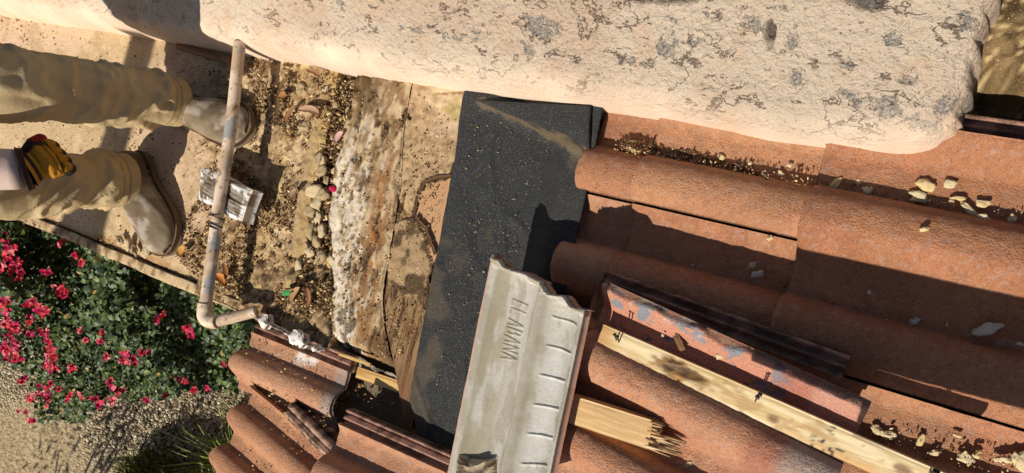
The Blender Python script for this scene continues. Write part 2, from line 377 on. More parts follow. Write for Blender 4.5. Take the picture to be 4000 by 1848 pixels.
# rounded corner in plan, and an end that wanders
dx = np.clip((X-(XEND-.13))/.13, 0, 1); Y = Y+.03*dx**4*(1-ss(.3, .5, Y)*1)
X = X-dx*(.035*ss(.34, .285, Y)) + dx*(fb(Y*0+3, Y, 14, 31, 4, gain=.65)-.5)*.055
PX, PY = pr(np.stack([X, Y, ZZ], -1))
SV = np.broadcast_to(np.concatenate([sl_*.40, np.full(len(rows_y)-NP, .4)])[None, :], X.shape); rough = ss(.02, .10, SV + (fb(X, Y, 5, 2)-.5)*.08) * (.55+.45*ss(-1.9, -.9, X))
n1 = fb(X, Y, 28, 11, 4); n2 = fb(X, Y, 90, 12, 3); n3 = fb(X, Y, 260, 13, 2)
warp = (fb(X, Y, 14, 5)-.5)*.08; warp2 = (fb(X, Y, 14, 6)-.5)*.08
nl = np.abs(fb(X+warp, Y+warp2, 9, 21, 3)-.5)*2          # ridged: cracks
nl2 = np.abs(fb(X+warp*1.5, Y+warp2*1.5, 16, 26, 4)-.5)*2; crack = np.maximum((1-ss(.0, .022, nl))*ss(.50, .56, fb(X, Y, 7, 23)), (1-ss(.0, .03, nl2))*ss(.53, .58, fb(X, Y, 10, 24)))
# short slanting tears in the finish coat
a_ = rad(-52); xs_ = X*math.cos(a_)-Y*math.sin(a_); ys_ = X*math.sin(a_)+Y*math.cos(a_)
tear = ss(.705, .715, fb(xs_*.5+warp*.3, ys_*1.2+warp2*.3, 60, 41, 4)-.04*ss(.4, .6, fb(X, Y, 4, 47)))*rough; nl3 = np.abs(fb(xs_*.4+warp*.8, ys_*1.25+warp2*.8, 15, 48, 4)-.5)*2; tear = np.maximum(tear, (1-ss(.015, .04, nl3))*ss(.54, .57, fb(X, Y, 22, 49, 3))*ss(.1, .5, rough))
pit = ss(.70, .73, fb(X, Y, 150, 44, 3)+.045*ss(-.9, 0, X))*(.35+.65*rough)
pits = np.clip(tear+.95*crack*rough+.6*pit, 0, 1)
disp = rough*((n1-.5)*.0036+(n2-.5)*.0020) - .003*tear + (fb(X, Y, 3, 17)-.5)*.010
bigc = [(3345, -10, 60, 26), (3400, 12, 70, 26), (2600, 0, 150, 14), (3010, 130, 22, 60)]
hole = np.zeros(X.shape)
for (a1, b1, ra, rb) in bigc: hole = np.maximum(hole, 1-ss(.6, 1.1, np.hypot((PX-a1)/ra, (PY-b1)/rb)+(n2-.5)*.9))
disp -= hole*.022
low = ss(.0, .03, ZZ)
NX = np.zeros(X.shape)+ (1-cz)[:, None]*.9; ny = np.concatenate([-.62*np.ones(NP), np.zeros(len(rows_y)-NP)]); nzv = np.concatenate([.78*ss(-.01, .03, pz_), np.ones(len(rows_y)-NP)])
NY = np.broadcast_to(ny[None, :], X.shape); NZ = np.broadcast_to(nzv[None, :], X.shape)*cz[:, None]
X2 = X+NX*disp+0; Y2 = Y+NY*disp + (fb(X, ZZ*2, 45, 51, 4, gain=.65)-.5)*.016*(1-low) + (fb(X, X*0, 5, 52)-.5)*.012*(1-ss(.3, .5, Y)); Z2 = ZZ-.055*(1-low)+NZ*disp
# colour: peach finish coat, worn through to grey cement
peach = c(241, 219, 194, .86); peach2 = c(233, 206, 180, .86); grey = c(150, 148, 145, .8); grey2 = c(182, 178, 170, .8); brown = c(110, 82, 58)
C = mix(np.broadcast_to(peach, X.shape+(3,)), np.broadcast_to(peach2, X.shape+(3,)), ss(.35, .65, fb(X, Y, 7, 61)))
C = mix(C, np.broadcast_to(c(235, 196, 160), X.shape+(3,)), .35*ss(.55, .7, fb(X, Y, 18, 62)))
pat = [(1800, 150, 120, 55, 0), (1870, 130, 75, 28, .15), (1620, 120, 95, 22, .3), (1330, 10, 50, 22, 1), (2110, 110, 110, 75, .4), (2060, 190, 40, 60, 0), (2490, 250, 90, 25, .3), (2600, 190, 75, 85, .2), (2630, 150, 30, 100, 0),
       (2720, 170, 45, 60, .5), (2950, 90, 60, 40, .2), (3100, 180, 55, 40, 0), (2280, 260, 80, 30, .5), (3300, 260, 50, 40, .4), (3110, 300, 60, 45, .4), (3500, 160, 75, 35, .2), (3780, 90, 60, 70, 0), (3480, 430, 130, 60, .5), (3330, 385, 80, 30, .7), (3630, 575, 85, 26, .1), (3800, 430, 70, 80, .9),
       (3690, 420, 50, 60, .9), (3860, 520, 60, 40, 0), (3550, 320, 70, 30, .4), (3700, 100, 60, 30, 0), (3400, 15, 75, 30, 0), (3020, 30, 60, 20, 0), (3590, 480, 90, 30, .6)]
g = np.zeros(X.shape)
for (a1, b1, ra, rb, an) in pat:
    u = ((PX-a1)*math.cos(an)+(PY-b1)*math.sin(an))/ra; v = (-(PX-a1)*math.sin(an)+(PY-b1)*math.cos(an))/rb
    g = np.maximum(g, 1.25-np.hypot(u, v))
nn = fb(X, Y, 26, 71, 5, gain=.62)
gp = ss(.54, .59, g*.62+(nn-.5)*1.5)
spk_ = ss(.63, .69, fb(X, Y, 110, 72, 3))*ss(-1.1, .0, X+fb(X, Y, 5, 74)*.9-.3)*rough
gm_ = np.clip(gp+.8*spk_, 0, 1)
FLD = np.clip(.225+g*.46+.16*ss(-.8, .0, X)+.25*(fb(X, Y, 9, 77, 3)-.5), 0, 1); C = mix(C, np.broadcast_to(c(60, 60, 62), X.shape+(3,)), hole*.8)  # holes also tinted near black for the shade inside them
T = np.stack([X2, Y2, Z2], -1); B = T.copy(); B[..., 2] = -.056; B[..., 1] = np.maximum(B[..., 1], yf+.02)
V, Q = shell(T, B); Cc = np.concatenate([C.reshape(-1, 3)]*2)
o = mesh('stucco_parapet', V, Q, m_stucco, Cc); fa = o.data.attributes.new('Fld', 'FLOAT', 'POINT'); fa.data.foreach_set('value', np.concatenate([FLD.ravel()]*2).astype(np.float32))
fr = o.data.attributes.new('Rgh', 'FLOAT', 'POINT'); fr.data.foreach_set('value', np.concatenate([rough.ravel()]*2).astype(np.float32))
tag(o, 'thick peach stucco parapet wall with chipped finish and grey cement patches', 'wall')

# sandy mortar bed on the far side of the tiles, past the end of the parapet
X, Y = gridXY(.02, 1.5, .40, 2.0, .006); e_ = ss(0, .03, Y-.405-(fb(X, X*0, 25, 3)-.5)*.02)
T = np.stack([X, Y, -.04+.165*e_+(fb(X, Y, 60, 4)-.5)*.012+(fb(X, Y, 230, 5)-.5)*.005], -1); B = T.copy(); B[..., 2] = -.0495
C = mix(np.broadcast_to(c(138, 114, 78), X.shape+(3,)), np.broadcast_to(c(88, 68, 44), X.shape+(3,)), ss(.4, .62, fb(X, Y, 70, 6)))
C = mix(C, np.broadcast_to(c(205, 178, 130), X.shape+(3,)), ss(.62, .7, fb(X, Y, 190, 7)))
V, Q = shell(T, B); o = mesh('mortar_bed', V, Q, m_deck, np.concatenate([C.reshape(-1, 3)]*2)); tag(o, 'rough sandy mortar bed behind the right end of the parapet', 'mortar')

# ------------------------------------------------------------------ sheets and boards of the opened roof
def board(name, T, C, th, m=None, parent=None):
    B = T.copy(); B[..., 2] = T[..., 2].min()*0+th
    V, Q = shell(T, B); return mesh(name, V, Q, m or m_deck, np.concatenate([C.reshape(-1, 3)]*2), parent)
def full(X, col): return np.broadcast_to(col, X.shape+(3,))
# A: the plywood sheet the worker stands on
nx, ny = 640, 200
u = np.linspace(0, 1, nx)**.72; v = np.linspace(0, 1, ny); U, Vv = np.meshgrid(u, v, indexing='ij')
ytop, ybot = .32, -.345
Y = ybot+(ytop-ybot)*Vv; xr = -1.283+(.271-Y)*.12; X = -3.75+(xr+3.75)*U
X = X+U**30*(fb(Y, Y*0, 40, 2)-.5)*.008
PX, PY = pr(np.stack([X, Y, X*0], -1))
deb = ss(-1.85, -1.45, X+(fb(X, Y, 6, 81)-.5)*.5)
stripe = ss(.012, .0, np.abs(X-xr+.032+(fb(X, Y, 12, 82)-.5)*.02)-.02)
C = mix(full(X, c(208, 180, 142)), full(X, c(200, 174, 134)), ss(.42, .62, fb(X, Y, 2.4, 83)))
C = mix(C, full(X, c(216, 186, 156)), ss(.45, .65, fb(X*1.5, Y, 3.3, 84))*(1-deb))
C = mix(C, full(X, c(176, 150, 114)), .5*ss(.5, .68, fb(X, Y, 16, 85)))
C = mix(C, full(X, c(228, 200, 158)), .5*ss(.55, .7, fb(X, Y, 30, 90)))
C = mix(C, full(X, c(158, 130, 94)), .8*deb*ss(.4, .6, fb(X, Y, 30, 86)))
C = mix(C, full(X, c(98, 72, 46)), .75*deb*ss(.56, .64, fb(X, Y, 60, 87, 4)))
C = mix(C, full(X, c(166, 140, 120)), .85*stripe*ss(.35, .5, fb(X, Y, 20, 88)+.15)); C = mix(C, full(X, c(200, 172, 120)), .7*ss(.988, .995, U))
yl = .5*ss(.03, 0, np.abs(X+.06*Y+1.385)-.012); C = mix(C, full(X, c(205, 172, 112)), .6*yl)
rake = ss(-.30, -.335, Y); C = mix(C, full(X, c(170, 120, 72)), .55*rake*ss(.4, .5, fb(X*.3, Y, 30, 89)))
C = mix(C, full(X, c(188, 158, 105)), .9*ss(.96, 1, U))
Zb = (fb(X, Y, 3, 91)-.5)*.006+deb*((fb(X, Y, 35, 92, 4)-.5)*.012+(fb(X, Y, 110, 93)-.5)*.006)+(fb(X, Y, 160, 94)-.5)*.0025 - .010*ss(.985, 1, U) - rake*.006
o = board('plywood_sheet', np.stack([X, Y, Zb], -1), C, -.048); tag(o, 'long sandy plywood sheet under the worker boots along the parapet', 'plywood')
# rake edge strip: a thin metal and stucco lip along the open side
Xs = np.arange(-3.9, -1.2, .01); Ys = np.array([-.345, -.349, -.352, -.372, -.380, -.383]); zs = np.array([-.01, .004, .004, .0, -.004, -.02])
X, Y = np.meshgrid(Xs, Ys, indexing='ij'); Zr = np.broadcast_to(zs, X.shape)+(fb(X, Y, 60, 95)-.5)*.004
T = np.stack([X, Y+(fb(X, X*0, 9, 96)-.5)*.008, Zr], -1); B = T.copy(); B[..., 2] = -.20; B[..., 1] = np.minimum(B[..., 1], -.347)
C = mix(full(X, c(190, 165, 130)), full(X, c(120, 95, 65)), ss(.45, .65, fb(X, Y, 60, 97))); C[:, :2] = c(45, 36, 28)
V, Q = shell(T, B); mesh('rake_edge', V, Q, m_deck, np.concatenate([C.reshape(-1, 3)]*2), hs)

# B: litter filled gap floor
X, Y = gridXY(-1.30, -1.02, -.36, .32, .0035)
C = mix(full(X, c(112, 86, 56)), full(X, c(62, 46, 32)), ss(.4, .6, fb(X, Y, 60, 101, 4))); C = mix(C, full(X, c(180, 152, 108)), ss(.6, .68, fb(X, Y, 85, 102))*ss(.2, -.1, Y))
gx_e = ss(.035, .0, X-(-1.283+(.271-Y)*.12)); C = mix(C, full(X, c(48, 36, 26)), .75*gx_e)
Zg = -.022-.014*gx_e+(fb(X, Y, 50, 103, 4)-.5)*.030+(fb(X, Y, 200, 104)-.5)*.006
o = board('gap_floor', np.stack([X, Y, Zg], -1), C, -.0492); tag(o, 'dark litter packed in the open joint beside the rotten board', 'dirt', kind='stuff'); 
# sand and leaf litter drifted over the low right corner of the plywood
X, Y = gridXY(-1.56, -1.035, -.372, .0, .0036); PX, PY = pr(np.stack([X, Y, X*0], -1))
edge = segd(X, Y, [(-1.62, -.40), (-1.02, -.40)]); m_ = ss(.30, .06, edge+(fb(X, Y, 12, 105)-.5)*.22+.10*ss(-1.25, -1.5, X))
right = ss(1312, 1300, PX+(fb(Y, Y*0, 30, 9)-.5)*12)
Zs = -.03+.045*m_*right+m_*((fb(X, Y, 25, 106, 4)-.5)*.02+(fb(X, Y, 130, 107)-.5)*.006)
Zs = np.where((Y < -.352) & (X < -1.33), Zs-.02*0, Zs)
C = mix(full(X, c(156, 130, 98)), full(X, c(110, 88, 64)), ss(.42, .6, fb(X, Y, 70, 108, 4))); C = mix(C, full(X, c(190, 160, 116)), ss(.56, .66, fb(X, Y, 120, 109)))
o = board('sand_drift', np.stack([X, Y, Zs], -1), C, -.0494); tag(o, 'brown sand drifted over the lower corner of the plywood', 'sand', kind='stuff')

# C: rotten board with white crust and rust stain
ys = np.arange(-.36, .32, .003); u = np.linspace(0, 1, 62); U, Y = np.meshgrid(u, ys, indexing='ij')
def edge_x(pts, Y, z=0.):
    q = np.array(sorted([tuple(up(x, y, z)[:2][::-1]) for x, y in pts])); return np.interp(Y, q[:, 0], q[:, 1])
CL_ = [(1400, 330), (1350, 560), (1322, 650), (1300, 850), (1312, 1100), (1305, 1310), (1330, 1345)]; CR_ = [(1625, 300), (1590, 480), (1572, 745), (1535, 950), (1500, 1180), (1510, 1280), (1545, 1440)]
PLx = edge_x(CL_, Y); PRx = edge_x(CR_, Y)-.0015
PLx = PLx+(fb(Y*0, Y, 28, 111)-.5)*.016
X = PLx+(PRx-PLx)*U; yend = ss(-.362, -.33, Y-(.06*ss(0, .7, U)*0))
n = fb(X, Y*.6, 55, 112, 4); white = ss(.55, .30, U+(n-.5)*1.0)*ss(.24, .0, Y+(n-.5)*.35)
C = mix(full(X, c(150, 122, 88)), full(X, c(196, 172, 136)), ss(.4, .62, fb(X, Y*.5, 75, 113, 4)))
C = mix(C, full(X, c(118, 90, 60)), .7*ss(.55, .66, fb(X, Y*.35, 95, 114, 4)))
C = mix(C, full(X, c(226, 214, 194)), .8*white*ss(.42, .56, fb(X, Y, 120, 115, 3)+.05))
rust = ss(.22, .0, np.abs(U-.72+(fb(X*0, Y, 9, 116)-.5)*.25))*ss(.16, .02, Y)*ss(-.30, -.2, Y)
C = mix(C, full(X, c(158, 96, 48)), .65*rust*ss(.3, .55, fb(X, Y*.15, 80, 117)))
C = mix(C, full(X, c(140, 100, 60)), .7*ss(-.17, -.26, Y+(U-.4)*.15)*ss(.25, .6, U+(n-.5)*.5))
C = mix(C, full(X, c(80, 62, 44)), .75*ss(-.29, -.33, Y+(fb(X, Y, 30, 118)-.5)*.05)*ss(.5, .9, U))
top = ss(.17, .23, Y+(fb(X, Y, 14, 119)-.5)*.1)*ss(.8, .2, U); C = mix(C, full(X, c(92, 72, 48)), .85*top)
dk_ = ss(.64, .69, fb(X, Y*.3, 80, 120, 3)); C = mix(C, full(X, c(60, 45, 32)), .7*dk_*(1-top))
Zc = .006+.012*(fb(X, Y, 6, 121))+(fb(X, Y*.5, 60, 122, 4)-.5)*.012+white*(fb(X, Y, 130, 123)-.5)*.003-.006*dk_+ top*(fb(X, Y, 60, 124)-.5)*.02
Zc = Zc-.03*(1-yend)-.004*ss(.97, 1, U); 
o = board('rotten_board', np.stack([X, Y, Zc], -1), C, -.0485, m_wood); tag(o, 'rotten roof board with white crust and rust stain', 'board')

# D: grey-brown sheathing board with a knot, patches of old paper still stuck to it
ys = np.arange(-.465, .31, .003); u = np.linspace(0, 1, 58); U, Y = np.meshgrid(u, ys, indexing='ij')
PLx = edge_x(CR_+[(1575, 1620)], Y)+.0015; X = PLx+(-.79-PLx)*U
PX, PY = pr(np.stack([X, Y, X*0], -1)); wx = PX+(fb(X, Y, 30, 131, 4)-.5)*46; wy = PY+(fb(X, Y, 30, 132, 4)-.5)*46
papertop = inpoly(wx, wy, [(1400, 200), (1900, 250), (1810, 640), (1770, 690), (1700, 700), (1640, 760), (1610, 860), (1560, 745), (1480, 700)])
paperlow = inpoly(wx, wy, [(1560, 870), (1620, 850), (1670, 930), (1700, 1010), (1680, 1090), (1660, 1190), (1640, 1150), (1580, 1150), (1540, 1100), (1530, 960)])
smoothp = inpoly(wx, wy, [(1640, 760), (1860, 640), (1760, 1060), (1690, 1010), (1650, 880), (1610, 850)])
cem = inpoly(PX+(fb(X, Y, 60, 133)-.5)*60, PY+(fb(X, Y, 60, 134)-.5)*40, [(1700, 380), (1850, 360), (1820, 440), (1800, 480), (1760, 460)])
grain = fb(X+.02*fb(X, Y, 8, 7), Y*.04, 420, 135, 3); knot = np.hypot((PX-1607)/28, (PY-1285)/52)
C = mix(full(X, c(150, 120, 86)), full(X, c(82, 60, 40)), ss(.44, .6, grain)); C = mix(C, full(X, c(120, 84, 58)), .6*ss(1380, 1480, PY))  # low end tinted dark reddish for the shade lying there
C = mix(C, full(X, c(110, 78, 50)), .8*ss(1.3, .4, knot+(.15*np.sin(knot*22))))
C = mix(C, full(X, c(192, 150, 112)), smoothp*1.); 
fe = fb(X, Y, 40, 136, 4)
C = mix(C, mix(full(X, c(190, 160, 122)), full(X, c(158, 130, 98)), ss(.4, .62, fb(X, Y, 90, 141, 4))), papertop*1.)
C = mix(C, full(X, c(222, 196, 162)), papertop*.8*ss(620, 380, PY+(fe-.5)*300)*ss(1600, 1760, PX+(fe-.5)*200))
C = mix(C, mix(full(X, c(168, 140, 105)), full(X, c(92, 74, 54)), ss(.45, .55, fb(X, Y, 26, 137, 3))), paperlow*1.)
C = mix(C, full(X, c(180, 158, 112)), cem*ss(.3, .55, fb(X, Y, 50, 142, 3)))
C = mix(C, full(X, c(96, 64, 44)), .7*ss(1470, 1250, PX*0+PY*0+1600-PY*.0)*0)
Zd = .004+(grain-.5)*.003*(1-smoothp)+.005*papertop+.007*paperlow+.008*cem*fb(X, Y, 60, 138)+(papertop|paperlow)*(fb(X, Y, 70, 139, 4)-.5)*.006
cr1 = segd(PX, PY, [(1528, 955), (1510, 1050), (1498, 1110), (1492, 1180), (1506, 1250)]); wcr = ss(9, 3, cr1+(fb(X, Y, 50, 140)-.5)*8)
sl = segd(PX, PY, [(1590, 745), (1578, 815)]); wsl = ss(5, 2, sl)
C = mix(C, full(X, c(40, 30, 22)), np.maximum(wcr, wsl)); Zd = Zd-.012*np.maximum(wcr, wsl)
hl = ss(15, 11, np.hypot(PX-1600, PY-460)-4*np.sin(3*np.arctan2(PY-460, PX-1600))); C = mix(C, full(X, c(55, 40, 28)), hl); Zd -= .006*hl
o = board('sheathing_board', np.stack([X, Y, Zd], -1), C, -.0488, m_wood); tag(o, 'brown sheathing board with a knot and torn old paper, beside black felt', 'board')
# flakes that curl up where the old paper was torn
L_ = []
for pts, w_ in (([(1640, 760), (1655, 720), (1700, 700), (1770, 690), (1785, 630)], .012), ([(1612, 855), (1625, 800), (1640, 760)], .007), ([(1620, 850), (1665, 900), (1700, 1010)], .012), ([(1700, 1010), (1672, 1090), (1660, 1190), (1655, 1210)], .008), ([(1660, 1210), (1690, 1160), (1678, 1100)], .009)):
    P = []
    for a, bb in zip(pts[:-1], pts[1:]):
        for q in np.linspace(0, 1, 9)[:-1]: P.append((a[0]+(bb[0]-a[0])*q, a[1]+(bb[1]-a[1])*q))
    P = np.array([up(x, y, .01) for x, y in P]); d = np.gradient(P, axis=0); d /= np.linalg.norm(d, axis=1)[:, None]; nrm = np.stack([-d[:, 1], d[:, 0], d[:, 2]*0], -1)
    jt = (fb(P[:, 0], P[:, 1], 90, 3)-.5)*.012
    T = np.stack([P+nrm*(-w_*.2+jt[:, None]), P+nrm*(w_*.55+jt[:, None])+[0, 0, .0035], ], 1); B = T-[0, 0, .002]
    V, Q = shell(T, B); L_.append((V, Q, c(96, 72, 52)))
mesh_t = tmesh('torn_edge', L_, m_wood, o)

# ------------------------------------------------------------------ black roofing felt
poly = [up(*p, .02) for p in [(1818, 380), (2420, 495), (2345, 800), (2285, 950), (2200, 1200), (2260, 1500), (2200, 1800), (1795, 1800), (1604, 1600), (1700, 1130), (1790, 640)]]
x0, x1, y0, y1 = -.90, -.48, -.56, .30
ys = np.arange(y0, .3, .003); u = np.linspace(0, 1, 150); U, Y = np.meshgrid(u, ys, indexing='ij')
PLx = np.interp(Y, [-.56, -.478, -.405, -.142, .148, .27], [-.70, -.755, -.809, -.833, -.863, -.882])
PRx = np.interp(Y, [-.56, -.30, -.08, .05, .26, .3], [-.46, -.47, -.505, -.510, -.526, -.528])
botl = np.interp(Y, [-.56, -.50], [.14, 0]); X = PLx+(PRx-PLx)*U
X = X+(fb(Y, Y*0, 18, 151)-.5)*.006
PX, PY = pr(np.stack([X, Y, X*0+.02], -1))
rise = ss(.62, .86, U); Zf = .018+(fb(X, Y, 5, 152)-.5)*.014+ss(.05, 0, np.abs(fb(X+Y*.4, Y*.5, 7, 157, 2)-.5))*.003+rise*.045+(fb(X, Y, 25, 153)-.5)*.002-.004*ss(.03, 0, U)
rid = segd(PX, PY, [(1880, 400), (2090, 500), (2300, 612)]); Zf += .006*ss(45, 4, rid)*(PX < 2310)
dust = ss(.55, .68, fb(X, Y, 11, 154, 4)+.18*ss(.35, 0, U)-.12+.10*ss(.1, -.3, Y)*ss(.5, .1, U))
C = mix(full(X, c(44, 46, 49)), full(X, c(112, 98, 76)), .32*dust); C = mix(C, full(X, c(58, 58, 56)), .4*ss(.5, .7, fb(X, Y, 5, 155)))
C = mix(C, full(X, c(150, 128, 94)), .4*ss(26, 4, rid+(fb(X, Y, 50, 156)-.5)*40)*(PX < 2310))
C = mix(C, full(X, c(30, 30, 30)), .5*ss(.97, 1, U))
T = np.stack([X, Y, Zf], -1); B = T.copy(); B[..., 2] -= .004
V, Q = shell(T, B); felt = mesh('roofing_felt', V, Q, m_felt, np.concatenate([C.reshape(-1, 3)]*2)); tag(felt, 'wide black roofing felt strip dusted with sand across the opening', 'roofing felt')
# folded flap by the parapet
a0, a1_, a2 = up(1860, 392, .03), up(2292, 470, .070), up(2302, 612, .062)
n = 40; uu, vv_ = np.meshgrid(np.linspace(0, 1, n), np.linspace(0, 1, n), indexing='ij')
T = a0+(a1_-a0)*uu[..., None]*(1-vv_[..., None])+(a2-a0)*uu[..., None]*vv_[..., None]
T[..., 1] += .03*(1-vv_)*uu; T[..., 2] += .006*np.sin(vv_*3.1)*uu; B = T-[0, 0, .004]
Cf = mix(full(uu, c(44, 46, 49)), full(uu, c(120, 100, 72)), .6*ss(.8, 1, vv_+(fb(uu, vv_, 9, 3)-.5)*.5))
V, Q = shell(T, B); mesh('folded_flap', V, Q, m_felt, np.concatenate([Cf.reshape(-1, 3)]*2), felt)
# ------------------------------------------------------------------ roof tiles
PT = .187
def prof(t, h):
    t = t-np.floor(t)
    s = np.clip(t/.72, 0, 1); a = (1-np.abs(1-s/.42)**2.3)
    a = np.clip(a, 0, 1)**.55
    b_ = .5*(1+np.cos(np.pi*np.clip((s-.42)/.58, 0, 1)**1.15))
    return h*np.where(s < .42, a, b_)
def tile_xf(P, x, y, ang):
    ca, sa = math.cos(ang), math.sin(ang)
    return np.stack([x+P[..., 0]*ca-P[..., 1]*sa, y+P[..., 0]*sa+P[..., 1]*ca, P[..., 2]], -1)
def roof_tile(name, label, x0, yt, w, off, pitch=PT, ln=.44, z0=.03, zt=None, ang=0., h=.052, seed=0, lug=True, group='roof tiles', tail=None, paint=None, tone=0, brk=0., st=.0045, scal=.006, rollz=0.):
    """x0 = butt (down-slope) end, yt = joint on the parapet side, w = width across, off = joint to first barrel"""
    zt = z0-.018 if zt is None else zt
    n = int(ln/st); m = int(w/st*1.15)
    u, v = np.meshgrid(np.linspace(0, 1, n), np.linspace(0, 1, m), indexing='ij')
    y = -.0015-(w-.003)*v; z = prof((-y-off)/pitch, h)
    x = u*ln + (1-u)**8*((fb(y+seed, y*0, 30, seed)-.5)*.006-scal*z/h)
    if brk: x = x+(1-u)**4*brk*np.maximum(0, fb(y+seed*2, y*0, 16, seed+5, 3)-.45)*3
    gx_, gy_ = x+seed*1.7, y+seed*.9
    zz = z0+(zt-z0)*u+z+(fb(gx_, gy_, 150, seed+1, 3)-.5)*.0022+(fb(gx_, gy_, 12, seed+2)-.5)*.003-.005*ss(.02, 0, u)-.003*ss(.02, .0, v)-.002*ss(.98, 1., v)
    zz = zz+rollz*y
    if paint is not None: zz = paint(x, y, zz, None)
    T = tile_xf(np.stack([x, y, zz], -1), x0, yt, ang); B = T.copy(); B[..., 2] -= .013
    base = [c(190, 136, 98, .95), c(178, 123, 88, .95), c(196, 145, 110, .95), c(175, 119, 83, .95)][tone % 4]
    C = mix(full(x, base), full(x, base*np.array([.87, .84, .84])), ss(.42, .62, fb(gx_, gy_*1.0, 9, seed+3)))
    C = mix(C, full(x, c(196, 130, 96)), .45*ss(.5, .66, fb(gx_, gy_, 14, seed+4)))
    C = mix(C, full(x, c(120, 70, 52)), .22*ss(.54, .66, fb(gx_, gy_, 140, seed+6, 3)))
    C = mix(C, full(x, c(186, 172, 166)), .28*ss(.64, .72, fb(gx_, gy_, 190, seed+7, 3)))
    pan = 1-ss(0, .010, z); C = mix(C, full(x, c(160, 118, 88)), .45*pan*ss(.4, .6, fb(gx_, gy_, 40, seed+8)))
    if tail is not None: C = mix(C, full(x, c(172, 152, 140)), ss(tail-.01, tail+.012, x+(fb(gx_, gy_, 30, 9)-.5)*.01)*.9)
    if paint is not None: C = paint(x, y, zz, C)
    o_ = thing(name, label, 'roof tile', (x0, yt-w/2, z0-.013), group)
    V, Q = shell(T, B); mesh('body', V, Q, m_tile, np.concatenate([C.reshape(-1, 3)]*2), o_)
    if lug:
        yl_ = np.array([-.006, .001, .004, .009, .012, .016, .020, .025, .028, .033, .034]); zl = np.array([.0, .0, -.004, -.004, .004, .004, -.005, -.005, .003, .002, -.01])
        zb = prof(np.array([-off/pitch]), h)[0]*.55
        uu, yy = np.meshgrid(np.linspace(.02, 1, 40), yl_, indexing='ij')
        zz = z0-.009+(zt-z0)*uu+zb+np.broadcast_to(zl, uu.shape)+(fb(uu*ln, yy, 120, seed+9)-.5)*.0015
        T = tile_xf(np.stack([uu*ln, yy*(.6 if w < .15 else 1.), zz], -1), x0, yt, ang); B = T.copy(); B[..., 2] = T[..., 2].min(axis=1, keepdims=True)-.009
        Cl = mix(full(uu, c(186, 140, 118)), full(uu, c(120, 90, 72)), ss(.45, .62, fb(uu*ln+seed, yy, 60, seed+10)))
        V, Q = shell(T, B); mesh('interlock_lip', V, Q, m_tile, np.concatenate([Cl.reshape(-1, 3)]*2), o_)
    return o_
G1 = 'terracotta tiles laid in courses beside the parapet'
G2 = 'terracotta tiles at the eave above the gravel'
# right field.  off is measured so that every barrel starts on y = .217 + k*PT
def offs(yt): return (yt-.217) % PT
fld = [  # name, x0, ytop, width, z0, label
 (-.415, .333, .211, .045, 'terracotta tile under the parapet edge, between the black felt and the next course up'),
 (-.415, .120, .372, .045, 'terracotta tile in the shade left of the stepped joint, behind the loose tiles'),
 (-.415, -.254, .372, .045, 'terracotta tile under the short broken batten, mostly hidden by loose tiles'),
 (-.12, .333, .406, .060, 'large sunlit terracotta tile scattered with mortar chips below the parapet end'),
 (-.12, -.075, .372, .060, 'terracotta tile under the right end of the long batten, with cream chips in its valley'),
 (-.12, -.449, .372, .060, 'terracotta tile past the lower right corner of the picture')]
for i, (x0, yt, w, z0, lb) in enumerate(fld):
    roof_tile('roof_tile', lb, x0, yt, w, offs(yt), z0=z0, seed=20+i, group=G1, lug=(i in (0, 3)), tone=i, st=.0036 if i < 5 else .008)
for i, (x0, yt, w, z0, lb) in enumerate([(-.80, .333, .211, .03, 'terracotta tile reaching out from under the felt edge beside the parapet'), (-.80, .120, .372, .03, 'shaded terracotta tile reaching out from under the felt behind the grey tile'), (-.80, -.254, .372, .03, 'terracotta tile under the overturned grey tile'), (-.555, -.626, .372, .045, 'terracotta tile past the bottom edge, right of the grey tile')]):
    roof_tile('roof_tile', lb, x0+.265, yt, w, offs(yt), ln=.30, z0=z0, zt=.024, seed=40+i, group=G1, lug=False, tone=i+1, st=.0045)
k_ = 0
for x0, tops in ((.28, (.333, .120, -.254, -.628)), (.68, (.333, -.075, -.449, -.823))):
    for yt in tops:
        roof_tile('roof_tile', 'terracotta tile of the upper roof, right of the picture', x0, yt, .211 if (yt > .3 and x0 == .28) else (.406 if yt > .3 else .372), offs(yt), z0=.06, seed=60+k_, group='terracotta tiles of the upper roof', lug=False, tone=k_, st=.009); k_ += 1
# eave tiles
def white_run(x, y, zz, C):
    if C is None: return zz
    s_ = ss(.03, .0, np.abs(y+.012))*ss(.05, .10, x)*ss(.27, .2, x)*ss(.45, .55, fb(x, y, 30, 7)); return mix(C, full(x, c(232, 222, 210)), s_)
e1 = roof_tile('roof_tile', 'eave tile nearest the pipe elbow, its lip smeared with white paint', -1.300, -.400, .150, .048, pitch=.118, ln=.31, z0=.028, zt=.01, h=.032, seed=81, group=G2, lug=True, tail=.28, paint=white_run, tone=2, scal=.02)
e2 = roof_tile('roof_tile', 'skewed eave tile with two barrels and an exposed ribbed lip', -1.232, -.520, .33, .052, pitch=.112, ln=.335, z0=.040, zt=.024, ang=rad(-12), h=.028, seed=83, group=G2, lug=False, tone=0, scal=.02)
e3 = roof_tile('roof_tile', 'tile of the second course with ribbed lip beside the lower end of the black felt', -.935, -.497, .36, .068, pitch=.16, ln=.36, z0=.062, zt=.04, h=.045, seed=85, group=G2, lug=True, tone=2, scal=.012)
roof_tile('roof_tile', 'tile at the lower edge of the picture, left of the grey tile', -.925, -.872, .372, offs(-.449), z0=.055, seed=87, group=G2, lug=False, tone=1, st=.009)
roof_tile('roof_tile', 'eave tile below the bottom left edge of the tile field', -1.30, -.86, .372, .05, z0=.035, seed=88, group=G2, lug=False, tone=3, st=.009)
